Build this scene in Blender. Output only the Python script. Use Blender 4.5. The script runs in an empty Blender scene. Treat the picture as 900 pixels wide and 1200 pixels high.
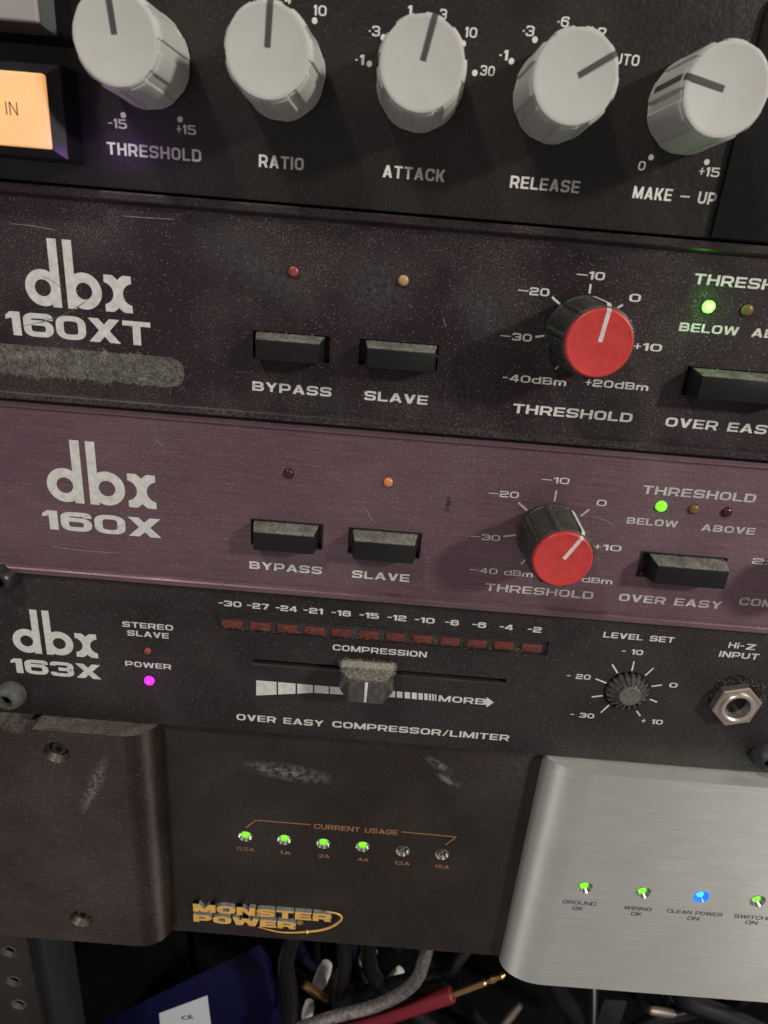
import bpy, bmesh, math, random
from mathutils import Vector, Euler
random.seed(7)
S = 0.001                                     # everything below is written in millimetres
PI = math.pi
sc = bpy.context.scene
COL = sc.collection

# ---------------------------------------------------------------- camera, world, lamps
CAM = (-0.8049, -145.8203, 128.5298); ROT = (1.180768, -0.077480, 0.026288); FPX = 778.876
cd = bpy.data.cameras.new('camera'); cam = bpy.data.objects.new('camera', cd); COL.objects.link(cam)
cam.location = [v * S for v in CAM]; cam.rotation_euler = ROT
cd.sensor_fit = 'VERTICAL'; cd.sensor_height = 36; cd.lens = FPX / 1200 * 36
cd.clip_start = 0.002; cd.clip_end = 50
cd.dof.use_dof = True; cd.dof.focus_distance = 0.168; cd.dof.aperture_fstop = 26.0
sc.camera = cam

w = bpy.data.worlds.new('World'); sc.world = w; w.use_nodes = True
wn = w.node_tree; bg = wn.nodes['Background']
tc = wn.nodes.new('ShaderNodeTexCoord'); sx = wn.nodes.new('ShaderNodeSeparateXYZ')
rp = wn.nodes.new('ShaderNodeValToRGB'); mr = wn.nodes.new('ShaderNodeMapRange')
wn.links.new(tc.outputs['Generated'], sx.inputs[0]); wn.links.new(sx.outputs['Z'], mr.inputs['Value'])
mr.inputs['From Min'].default_value = -1; mr.inputs['From Max'].default_value = 1
wn.links.new(mr.outputs[0], rp.inputs[0]); wn.links.new(rp.outputs[0], bg.inputs[0])
rp.color_ramp.elements[0].color = (0.375, 0.335, 0.335, 1); rp.color_ramp.elements[1].color = (0.11, 0.105, 0.105, 1)
rp.color_ramp.elements[0].position = 0.2; rp.color_ramp.elements[1].position = 0.75
bg.inputs[1].default_value = 0.86

def area(name, direction, dist, size, power, col):
    ld = bpy.data.lights.new(name, 'AREA'); ld.shape = 'DISK'; ld.size = size; ld.energy = power; ld.color = col
    o = bpy.data.objects.new(name, ld); COL.objects.link(o)
    d = Vector(direction).normalized(); o.location = d * dist + Vector((0.01, 0, 0.04))
    o.rotation_euler = d.to_track_quat('Z', 'Y').to_euler()
    return o
area('ceiling_lamp', (0.75, -0.51, 0.43), 1.7, 0.15, 21.5, (1.0, 0.95, 0.87))
area('ceiling_lamp', (-0.38, -0.50, 0.78), 1.7, 0.13, 11.0, (1.0, 0.95, 0.87))

sc.view_settings.view_transform = 'Standard'; sc.view_settings.look = 'None'
sc.view_settings.exposure = 0.0; sc.view_settings.gamma = 1.0; sc.view_settings.use_curve_mapping = False
sc.render.engine = 'CYCLES'

RM = Euler(ROT, 'XYZ').to_matrix()
def at(px, py, y=0.0):
    """the point of the vertical plane at depth y (mm) seen at a point of the 900 x 1200 photograph"""
    d = RM @ Vector(((px - 450) / FPX, -(py - 600) / FPX, -1.0))
    t = (y - CAM[1]) / d.y
    return Vector((CAM[0] + t * d.x, y, CAM[2] + t * d.z))

# ---------------------------------------------------------------- materials
def new_mat(name):
    m = bpy.data.materials.new(name); m.use_nodes = True
    return m, m.node_tree, m.node_tree.nodes['Principled BSDF']
def plain(name, col, rough=0.5, metallic=0.0, emit=None, strength=0.0, spec=0.5, mottle=0.0, scale=900, bump=0.0):
    m, t, b = new_mat(name)
    b.inputs['Base Color'].default_value = (*col, 1); b.inputs['Roughness'].default_value = rough
    b.inputs['Metallic'].default_value = metallic; b.inputs['Specular IOR Level'].default_value = spec
    if emit:
        b.inputs['Emission Color'].default_value = (*emit, 1); b.inputs['Emission Strength'].default_value = strength
    if mottle or bump:
        c = t.nodes.new('ShaderNodeTexCoord'); n = t.nodes.new('ShaderNodeTexNoise')
        n.inputs['Scale'].default_value = scale; n.inputs['Detail'].default_value = 5
        t.links.new(c.outputs['Object'], n.inputs['Vector'])
        if mottle:
            r = t.nodes.new('ShaderNodeValToRGB'); r.color_ramp.elements[0].position = 0.3; r.color_ramp.elements[1].position = 0.7
            r.color_ramp.elements[0].color = (*[v * (1 - mottle) for v in col], 1)
            r.color_ramp.elements[1].color = (*[min(1, v * (1 + mottle)) for v in col], 1)
            t.links.new(n.outputs['Fac'], r.inputs[0]); t.links.new(r.outputs[0], b.inputs['Base Color'])
        if bump:
            bp = t.nodes.new('ShaderNodeBump'); bp.inputs['Strength'].default_value = bump; bp.inputs['Distance'].default_value = 0.0002
            t.links.new(n.outputs['Fac'], bp.inputs['Height']); t.links.new(bp.outputs[0], b.inputs['Normal'])
    return m
def panel_mat(name, col, col2, metallic=0.0, rough=0.5, grain=1500, bump=0.3, specks=0.5, patch=0.3, brush=0.0, dust=(0.20, 0.185, 0.17), seed=0.0, spec=0.5, speck_scale=3000, settle=0.0, aniso=.65, rvar=1.0):
    """painted or anodised sheet metal: blotches, brushing or paint grain, and dust lying in patches and specks"""
    m, t, b = new_mat(name); N = t.nodes.new; L = t.links.new
    c = N('ShaderNodeTexCoord'); mp = N('ShaderNodeMapping'); mp.inputs['Location'].default_value = (seed, seed * .7, seed * 1.3)
    L(c.outputs['Object'], mp.inputs['Vector'])
    def noise(scale, detail=4, vec=None, rough_=0.55):
        n = N('ShaderNodeTexNoise'); n.inputs['Scale'].default_value = scale; n.inputs['Detail'].default_value = detail
        n.inputs['Roughness'].default_value = rough_
        L(vec if vec else mp.outputs[0], n.inputs['Vector']); return n.outputs['Fac']
    def rng(v, a, b_, lo=0.0, hi=1.0):
        r = N('ShaderNodeMapRange'); L(v, r.inputs['Value']); r.inputs['From Min'].default_value = a; r.inputs['From Max'].default_value = b_
        r.inputs['To Min'].default_value = lo; r.inputs['To Max'].default_value = hi; return r.outputs[0]
    def math_(op, a, b_):
        n = N('ShaderNodeMath'); n.operation = op
        for i, v in enumerate((a, b_)):
            if isinstance(v, (int, float)): n.inputs[i].default_value = v
            else: L(v, n.inputs[i])
        return n.outputs[0]
    def mix(f, a, b_):
        n = N('ShaderNodeMix'); n.data_type = 'RGBA'; L(f, n.inputs[0]) if not isinstance(f, float) else None
        for i, v in ((6, a), (7, b_)):
            if isinstance(v, tuple): n.inputs[i].default_value = (*v, 1)
            else: L(v, n.inputs[i])
        return n.outputs[2]
    base = mix(rng(noise(45, 6), .35, .65), col, col2)
    fine = noise(grain, 3)
    st = None
    if brush:
        mb = N('ShaderNodeMapping'); mb.inputs['Scale'].default_value = (70, 70, 3000); L(c.outputs['Object'], mb.inputs['Vector'])
        st = noise(1.0, 4, mb.outputs[0], .7)
        base = mix(rng(st, .2, .8), base, tuple(min(1, v * (1 + brush)) for v in col2))
    # dust: fine grains that gather in soft patches, loose specks everywhere
    pm = math_('MULTIPLY', rng(noise(38, 5), .42, .72), rng(noise(2600, 2), .40, .68))
    vo = N('ShaderNodeTexVoronoi'); vo.inputs['Scale'].default_value = speck_scale; L(mp.outputs[0], vo.inputs['Vector'])
    hsv = N('ShaderNodeSeparateColor'); L(vo.outputs['Color'], hsv.inputs[0])
    rad = rng(hsv.outputs[0], .25, 1.0, 0.0, .40)
    sp = math_('MULTIPLY', math_('LESS_THAN', vo.outputs['Distance'], rad), math_('POWER', hsv.outputs[1], 2.6))
    dm = math_('MAXIMUM', math_('MULTIPLY', pm, patch), math_('MULTIPLY', sp, specks))
    if settle:
        ge = N('ShaderNodeNewGeometry'); sz_ = N('ShaderNodeSeparateXYZ'); L(ge.outputs['True Normal'], sz_.inputs[0])
        dm = math_('MAXIMUM', dm, math_('MULTIPLY', math_('MULTIPLY', rng(sz_.outputs['Z'], .25, .8), math_('MULTIPLY', rng(noise(1900, 4), .15, .75), rng(noise(260, 3), .3, .6, .5, 1.0))), settle))
    L(mix(dm, base, dust), b.inputs['Base Color'])
    b.inputs['Specular IOR Level'].default_value = spec
    L(math_('MULTIPLY', math_('SUBTRACT', 1.0, dm), metallic), b.inputs['Metallic'])
    ro = math_('MAXIMUM', rng(noise(110, 5), .3, .7, rough - .06 * rvar, rough + .07 * rvar), math_('MULTIPLY', dm, .9))
    L(ro, b.inputs['Roughness'])
    bp = N('ShaderNodeBump'); bp.inputs['Strength'].default_value = bump; bp.inputs['Distance'].default_value = 0.00012
    h = math_('ADD', fine, math_('MULTIPLY', st, .8)) if brush else fine
    L(math_('ADD', h, math_('MULTIPLY', dm, .5)), bp.inputs['Height']); L(bp.outputs[0], b.inputs['Normal'])
    if brush:
        b.inputs['Anisotropic'].default_value = aniso
        tv = N('ShaderNodeCombineXYZ'); tv.inputs[2].default_value = 1.0; L(tv.outputs[0], b.inputs['Tangent'])
    return m

M = {}
M['crackle'] = panel_mat('black crackle paint', (.0140, .0118, .0108), (.0205, .0168, .0148), 0, .42, 1150, 1.3, .30, .14, seed=.1, spec=.42)
M['plum_dark'] = panel_mat('dark plum anodised sheet', (.0130, .0085, .0115), (.019, .0115, .0145), .1, .45, 2200, .35, .80, .55, brush=.25, seed=.3, spec=.32)
M['plum'] = panel_mat('plum anodised brushed sheet', (.076, .045, .056), (.124, .074, .088), .58, .42, 2200, .4, .70, .34, brush=.95, dust=(.30, .25, .27), seed=.5)
M['grey_black'] = panel_mat('grained black panel', (.0135, .0112, .0118), (.0200, .0160, .0160), 0, .46, 1500, 1.0, .60, .24, seed=.8, spec=.34)
M['brown_black'] = panel_mat('brown black panel', (.0115, .0080, .0066), (.0175, .0122, .0096), 0, .46, 1800, .6, .5, .2, brush=.15, seed=1.1, spec=.32)
M['bracket'] = panel_mat('brushed dark brown metal', (.0135, .0092, .0072), (.022, .0150, .0115), .55, .56, 2000, .5, .6, .22, brush=.9, dust=(.27, .25, .22), seed=1.4, settle=.75, aniso=.95)
M['silver'] = panel_mat('brushed aluminium', (.72, .735, .69), (.81, .825, .775), .70, .46, 2200, .3, .14, .06, brush=-.30, dust=(.2, .19, .17), seed=1.7, aniso=.93, rvar=.25)
M['ink'] = plain('pale grey silk screen ink', (.60, .60, .565), .6, mottle=.16, scale=700)
M['ink_dim'] = plain('worn grey silk screen ink', (.44, .42, .41), .6, mottle=.22, scale=350)
M['ink_white'] = plain('white silk screen ink', (.70, .69, .65), .6, mottle=.06, scale=500)
M['ink_black'] = plain('black printing ink', (.03, .03, .03), .6)
M['ink_orange'] = plain('copper orange ink', (.34, .15, .06), .55, mottle=.15, scale=600)
M['gold'] = plain('gold lettering', (.80, .46, .10), .45, .2, mottle=.15, scale=500)
M['badge'] = plain('grey metal badge', (.30, .31, .30), .5, .5, mottle=.3, scale=700, bump=.4)
M['knob_grey'] = plain('warm grey knob plastic', (.50, .50, .462), .46, mottle=.035, scale=260, bump=.04)
M['screw_dark'] = plain('dark dusty screw', (.05, .05, .05), .55, .3, mottle=.3, scale=500)
M['pointer'] = plain('dark grey pointer inlay', (.055, .055, .05), .6)
M['cap_grey'] = plain('dusty grey knob top', (.115, .11, .095), .5, mottle=.3, scale=800)
M['pointer_white'] = plain('white pointer inlay', (.62, .56, .53), .6, mottle=.12, scale=900)
M['red'] = plain('red plastic cap', (.53, .045, .042), .36, mottle=.12, scale=420, bump=.12)
M['knob_black'] = panel_mat('dusty black knob plastic', (.016, .016, .015), (.022, .022, .02), 0, .5, 2200, .3, .6, .35, dust=(.17, .165, .14), seed=2.2, settle=.42)
M['button'] = panel_mat('dusty black button plastic', (.009, .009, .0088), (.012, .012, .0115), 0, .42, 2500, .25, .15, .0, dust=(.34, .33, .285), seed=2.5, settle=.85, spec=.30)
M['fluted'] = plain('satin black fluted plastic', (.060, .058, .052), .26, mottle=.4, scale=700)
M['black'] = plain('matt black plastic', (.012, .012, .012), .6)
M['black_gloss'] = plain('smooth black plastic', (.007, .0065, .007), .38, spec=.3, mottle=.3, scale=300)
M['hole'] = plain('dark opening', (.004, .004, .004), .9, spec=.1)
M['chrome'] = plain('bright nickel', (.62, .60, .56), .22, 1.0)
M['nickel'] = plain('worn nickel', (.50, .43, .37), .42, .9, mottle=.12, scale=500, bump=.15)
M['screw'] = plain('dull zinc screw', (.095, .095, .088), .62, .35, mottle=.3, scale=500, bump=.2)
M['ring'] = plain('satin nickel', (.66, .60, .52), .36, .85)
M['screw_black'] = plain('black oxide screw', (.025, .025, .028), .34, .3, mottle=.2, scale=600)
M['lint'] = plain('grey lint', (.40, .375, .32), .95, mottle=.35, scale=1500)
M['lint_strip'] = plain('matted grey lint', (.28, .265, .23), .95, mottle=.65, scale=320)
M['lint_dark'] = plain('dirty adhesive residue', (.085, .080, .070), .95, mottle=.6, scale=900, bump=1.0)
M['white_plastic'] = plain('off white button cap', (.34, .315, .30), .5, mottle=.05, scale=200)
M['orange_lit'] = plain('lit amber button cap', (.45, .32, .2), .45, emit=(1.0, .46, .14), strength=.74, mottle=.03, scale=60)
t_ = M['orange_lit'].node_tree; n_ = t_.nodes.new('ShaderNodeTexNoise'); n_.inputs['Scale'].default_value = 85; n_.inputs['Detail'].default_value = 2
c_ = t_.nodes.new('ShaderNodeTexCoord'); r_ = t_.nodes.new('ShaderNodeMapRange'); r_.inputs['From Min'].default_value = .3; r_.inputs['From Max'].default_value = .7
r_.inputs['To Min'].default_value = .50; r_.inputs['To Max'].default_value = .86
t_.links.new(c_.outputs['Object'], n_.inputs['Vector']); t_.links.new(n_.outputs['Fac'], r_.inputs['Value']); t_.links.new(r_.outputs[0], t_.nodes['Principled BSDF'].inputs['Emission Strength'])
def glow(name, col, e, strength): M[name] = plain(name, col, .3, emit=e, strength=strength)
glow('green lamp', (.1, .5, .05), (.20, 1.0, .012), 1.25)
glow('strong green lamp', (.1, .5, .05), (.11, 1.0, .05), 6.0)
glow('blue lamp', (.02, .15, .6), (.03, .36, 1.0), 3.2)
glow('magenta lamp', (.5, .05, .4), (1.0, .0, .82), 1.35)
glow('orange lamp', (.5, .19, .06), (1.0, .32, .05), .10)
M['led_red'] = plain('unlit red lamp', (.27, .055, .045), .35)
M['led_dark_red'] = plain('unlit dark red lamp', (.06, .008, .010), .3)
M['led_amber'] = plain('unlit amber lamp', (.40, .28, .11), .35)
M['led_brown'] = plain('unlit brown lamp', (.16, .10, .035), .35)
M['led_clear'] = plain('unlit clear lamp', (.08, .08, .07), .25)
M['blue_glass'] = plain('blue lit lens', (.02, .12, .7), .2, emit=(.01, .13, 1.0), strength=1.15)
M['segment'] = plain('unlit red meter segment', (.118, .024, .017), .65, mottle=.35, scale=900, bump=.3)
M['meter'] = panel_mat('dusty meter window', (.018, .017, .016), (.022, .02, .019), 0, .4, 2000, .3, .5, .45, seed=3.0)
M['blue'] = plain('dark blue plastic', (.002, .0022, .028), .6, spec=.2, mottle=.1, scale=200)
M['paper'] = plain('white paper sticker', (.60, .62, .66), .7)
M['cable'] = plain('black rubber cable', (.008, .008, .009), .36, spec=.5)
M['cable_blue'] = plain('blue black cable', (.010, .012, .030), .45, spec=.4)
M['cable_grey'] = plain('grey rubber cable', (.022, .023, .026), .5, spec=.3)
M['braid'] = plain('clear sleeved braided shield', (.38, .35, .34), .35, .6, mottle=.5, scale=700, bump=.8)
M['plug_red'] = plain('red plug sleeve', (.19, .010, .020), .5)
M['brass'] = plain('brass plug', (.50, .30, .13), .33, 1.0)
M['white'] = plain('white connector plastic', (.62, .62, .58), .5)
M['rail'] = plain('brown painted rack rail', (.013, .009, .007), .5, mottle=.25, scale=150, bump=.2)
M['floor'] = plain('dark rack floor', (.005, .005, .0055), .9, spec=.1, mottle=.4, scale=60)
M['scratch_dark'] = plain('dark scratch', (.10, .095, .09), .6)
M['scratch_pale'] = plain('pale scratch', (.24, .22, .21), .5)

def scuff_mat(name, col, scale, lo, hi, stretch=(1, 1, 1)):
    m, t, b = new_mat(name); N = t.nodes.new; L = t.links.new
    c = N('ShaderNodeTexCoord'); mp = N('ShaderNodeMapping'); mp.inputs['Scale'].default_value = stretch
    n = N('ShaderNodeTexNoise'); n.inputs['Scale'].default_value = scale; n.inputs['Detail'].default_value = 8; n.inputs['Roughness'].default_value = .75
    a = N('ShaderNodeUVMap'); g = N('ShaderNodeVectorMath'); g.operation = 'LENGTH'
    L(c.outputs['Object'], mp.inputs[0]); L(mp.outputs[0], n.inputs['Vector'])
    r = N('ShaderNodeMapRange'); L(n.outputs['Fac'], r.inputs['Value']); r.inputs['From Min'].default_value = lo; r.inputs['From Max'].default_value = hi
    L(a.outputs[0], g.inputs[0])
    f = N('ShaderNodeMapRange'); L(g.outputs['Value'], f.inputs['Value']); f.inputs['From Min'].default_value = 1.0; f.inputs['From Max'].default_value = .1
    f.inputs['To Max'].default_value = 1.0
    mu = N('ShaderNodeMath'); mu.operation = 'MULTIPLY'; L(r.outputs[0], mu.inputs[0]); L(f.outputs[0], mu.inputs[1])
    L(mu.outputs[0], b.inputs['Alpha']); b.inputs['Base Color'].default_value = (*col, 1); b.inputs['Roughness'].default_value = .9
    return m
M['scuff'] = scuff_mat('chalky scuff', (.30, .295, .275), 620, .42, .70)
M['pale_film'] = scuff_mat('thin pale film', (.13, .12, .125), 900, .40, .95)

# ---------------------------------------------------------------- mesh helpers (all mm)
ROOT = {}
def thing(name, label, cat, loc, group=None):
    o = bpy.data.objects.new(name, None); COL.objects.link(o); o.empty_display_size = .01
    o.location = [v * S for v in loc]; o['label'] = label; o['category'] = cat
    if group: o['group'] = group
    ROOT[o.name] = Vector(loc)
    return o
def obj(name, bm, mat, parent=None, label=None, sharp=.55, smooth=True, recalc=True):
    off = ROOT[parent.name] if parent is not None else Vector((0, 0, 0))
    if recalc: bmesh.ops.recalc_face_normals(bm, faces=bm.faces[:])
    for f in bm.faces: f.smooth = smooth
    if smooth:
        for e in bm.edges:
            if len(e.link_faces) == 2 and e.calc_face_angle(0) > sharp: e.smooth = False
    for v in bm.verts: v.co = (v.co - off) * S
    me = bpy.data.meshes.new(name); bm.to_mesh(me); bm.free()
    o = bpy.data.objects.new(name, me); COL.objects.link(o); me.materials.append(mat)
    if parent is not None: o.parent = parent
    ROOT[o.name] = off
    if label: o['label'] = label
    return o
def solo(name, bm, mat, label, cat, group=None, **k):
    """a thing that is one mesh: its origin goes to the middle of its lowest point"""
    lo = Vector((sum(v.co.x for v in bm.verts) / len(bm.verts), sum(v.co.y for v in bm.verts) / len(bm.verts), min(v.co.z for v in bm.verts)))
    for v in bm.verts: v.co -= lo
    o = obj(name, bm, mat, **k); o.location = lo * S; o['label'] = label; o['category'] = cat; ROOT[o.name] = lo
    if group: o['group'] = group
    return o
def B(): return bmesh.new()
def box(bm, x0, x1, y0, y1, z0, z1, bev=0.0, seg=2):
    vs = [bm.verts.new((x, y, z)) for x in (x0, x1) for y in (y0, y1) for z in (z0, z1)]
    idx = [(0, 1, 3, 2), (4, 6, 7, 5), (0, 4, 5, 1), (2, 3, 7, 6), (0, 2, 6, 4), (1, 5, 7, 3)]
    fs = [bm.faces.new([vs[i] for i in f]) for f in idx]
    if bev:
        es = list({e for f in fs for e in f.edges})
        bmesh.ops.bevel(bm, geom=es, offset=bev, segments=seg, profile=.5, affect='EDGES')
    return bm
def hull8(bm, back, front, bev=0.0, seg=2):
    """a solid between two quads (4 points each, same order)"""
    a = [bm.verts.new(p) for p in back]; b = [bm.verts.new(p) for p in front]
    fs = [bm.faces.new(a), bm.faces.new(b[::-1])]
    for i in range(4): fs.append(bm.faces.new([a[i], b[i], b[(i + 1) % 4], a[(i + 1) % 4]]))
    if bev:
        bmesh.ops.recalc_face_normals(bm, faces=fs)
        es = list({e for f in fs for e in f.edges}); bmesh.ops.bevel(bm, geom=es, offset=bev, segments=seg, profile=.5, affect='EDGES')
    return bm
def lathe(bm, cx, cz, rings, n=48, y=0.0, rf=None, cap=True, capb=False, ang0=0.0):
    """rings of (radius, height towards the viewer) about an axis that leaves the panel"""
    R = []
    for r, h in rings:
        ring = []
        for i in range(n):
            a = ang0 + 2 * PI * i / n
            rr = rf(a, r, h) if rf else r
            ring.append(bm.verts.new((cx + rr * math.cos(a), y - h, cz + rr * math.sin(a))))
        R.append(ring)
    for a, b in zip(R, R[1:]):
        for i in range(n): bm.faces.new([a[i], a[(i + 1) % n], b[(i + 1) % n], b[i]])
    if cap: bm.faces.new(R[-1])
    if capb: bm.faces.new(R[0][::-1])
    return bm
def extr(bm, pts, y0, y1, bev=0.0):
    """polygon of (x, z) points made into a slab from depth y0 to y1"""
    a = [bm.verts.new((p[0], y0, p[1])) for p in pts]; b = [bm.verts.new((p[0], y1, p[1])) for p in pts]
    n = len(pts); fs = [bm.faces.new(a), bm.faces.new(b[::-1])]
    for i in range(n): fs.append(bm.faces.new([a[i], b[i], b[(i + 1) % n], a[(i + 1) % n]]))
    if bev:
        bmesh.ops.recalc_face_normals(bm, faces=fs)
        bmesh.ops.bevel(bm, geom=[e for e in fs[1].edges], offset=bev, segments=2, profile=.5, affect='EDGES')
    return bm
def tube(bm, pts, r, n=12, caps=True):
    pts = [Vector(p) for p in pts]; R = []
    up = Vector((0.3, .2, 1))
    for i, p in enumerate(pts):
        t = (pts[min(i + 1, len(pts) - 1)] - pts[max(i - 1, 0)]).normalized()
        u = t.cross(up).normalized(); v = t.cross(u)
        rr = r[i] if isinstance(r, (list, tuple)) else r
        R.append([bm.verts.new(p + (u * math.cos(2 * PI * k / n) + v * math.sin(2 * PI * k / n)) * rr) for k in range(n)])
    for a, b in zip(R, R[1:]):
        for k in range(n): bm.faces.new([a[k], a[(k + 1) % n], b[(k + 1) % n], b[k]])
    if caps: bm.faces.new(R[0][::-1]); bm.faces.new(R[-1])
    return bm
def curve(ps, n=10):
    """smooth points through the given ones"""
    ps = [Vector(p) for p in ps]; out = []
    for i in range(len(ps) - 1):
        a, b, c, d = ps[max(i - 1, 0)], ps[i], ps[i + 1], ps[min(i + 2, len(ps) - 1)]
        for k in range(n):
            t = k / n
            out.append(.5 * ((2 * b) + (c - a) * t + (2 * a - 5 * b + 4 * c - d) * t * t + (3 * b - a - 3 * c + d) * t ** 3))
    return out + [ps[-1]]
def fibres(bm, n, place, length=1.6, wdt=.035, lift=.5):
    """short curled hairs of lint"""
    for _ in range(n):
        p = Vector(place()); d = Vector((random.gauss(0, 1), random.gauss(0, .45) - .15, random.gauss(0, 1))).normalized()
        L_ = length * random.uniform(.4, 1.3); s = Vector((random.gauss(0, 1), random.gauss(0, 1), random.gauss(0, 1))).normalized() * wdt
        prev = None
        for k in range(4):
            q = [bm.verts.new(p - s), bm.verts.new(p + s)]
            if prev: bm.faces.new([prev[0], prev[1], q[1], q[0]])
            prev = q
            d = (d + Vector((random.gauss(0, .5), random.gauss(0, .3), random.gauss(0, .5)))).normalized(); p = p + d * L_ / 3
            if p.y > -.02 and lift: p.y = -.02 - random.random() * lift
    return bm
def cut(bm, cutters):
    """bm minus each cutter mesh (holes and slots in a sheet)"""
    me = bpy.data.meshes.new('sheet'); bmesh.ops.recalc_face_normals(bm, faces=bm.faces[:]); bm.to_mesh(me); bm.free()
    o = bpy.data.objects.new('sheet', me); COL.objects.link(o); tmp = []
    for c in cutters:
        bmesh.ops.recalc_face_normals(c, faces=c.faces[:])
        mc = bpy.data.meshes.new('cutter'); c.to_mesh(mc); c.free()
        oc = bpy.data.objects.new('cutter', mc); COL.objects.link(oc); tmp.append(oc)
        md = o.modifiers.new('cut', 'BOOLEAN'); md.operation = 'DIFFERENCE'; md.solver = 'EXACT'; md.object = oc
    dg = bpy.context.evaluated_depsgraph_get(); dg.update()
    out = bmesh.new(); out.from_mesh(o.evaluated_get(dg).to_mesh())
    for q in tmp + [o]:
        mq = q.data; bpy.data.objects.remove(q); bpy.data.meshes.remove(mq)
    return out
def cylcut(cx, cz, r, y0=-6, y1=3, n=40): return lathe(B(), cx, cz, [(r, -y1), (r, -y0)], n, capb=True)
def boxcut(x0, x1, z0, z1, y0=-6, y1=3): return box(B(), x0, x1, y0, y1, z0, z1)

# ---------------------------------------------------------------- lettering
def rounded(path, r, closed=False, seg=5):
    n = len(path); out = []
    for i, p in enumerate(path):
        if not closed and i in (0, n - 1): out.append(Vector(p)); continue
        a, b, c = Vector(path[i - 1]), Vector(p), Vector(path[(i + 1) % n])
        rr = r if len(p) < 3 else p[2]; b = Vector(b[:2]); a = Vector(a[:2]); c = Vector(c[:2])
        d1, d2 = (a - b), (c - b); k = min(rr, d1.length * .5, d2.length * .5)
        if k < 1e-4: out.append(b); continue
        s, e = b + d1.normalized() * k, b + d2.normalized() * k
        for j in range(seg + 1):
            t = j / seg; out.append(s * (1 - t) ** 2 + b * 2 * t * (1 - t) * .9 + e * t ** 2 + b * .2 * t * (1 - t))
    out = [Vector(q[:2]) for q in out]; keep = []
    for q in out:
        if not keep or (q - keep[-1]).length > 2e-3: keep.append(q)
    if closed and (keep[0] - keep[-1]).length < 2e-3: keep.pop()
    return keep
def stroke(path, t, closed=False):
    n = len(path); L_, R_ = [], []
    for i in range(n):
        p = path[i]
        a = path[i - 1] if (i or closed) else None; c = path[(i + 1) % n] if (i < n - 1 or closed) else None
        if a is None: d = (c - p).normalized(); nn = Vector((-d.y, d.x)); k = 1
        elif c is None: d = (p - a).normalized(); nn = Vector((-d.y, d.x)); k = 1
        else:
            d1, d2 = (p - a).normalized(), (c - p).normalized()
            n1, n2 = Vector((-d1.y, d1.x)), Vector((-d2.y, d2.x)); nn = (n1 + n2)
            if nn.length < 1e-6: nn = n1
            nn.normalize(); k = 1 / max(.35, nn.dot(n1))
        L_.append(p + nn * t / 2 * k); R_.append(p - nn * t / 2 * k)
    m = n if closed else n - 1
    return [[L_[i], L_[(i + 1) % n], R_[(i + 1) % n], R_[i]] for i in range(m)]
GK = [.72, .26]
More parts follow.
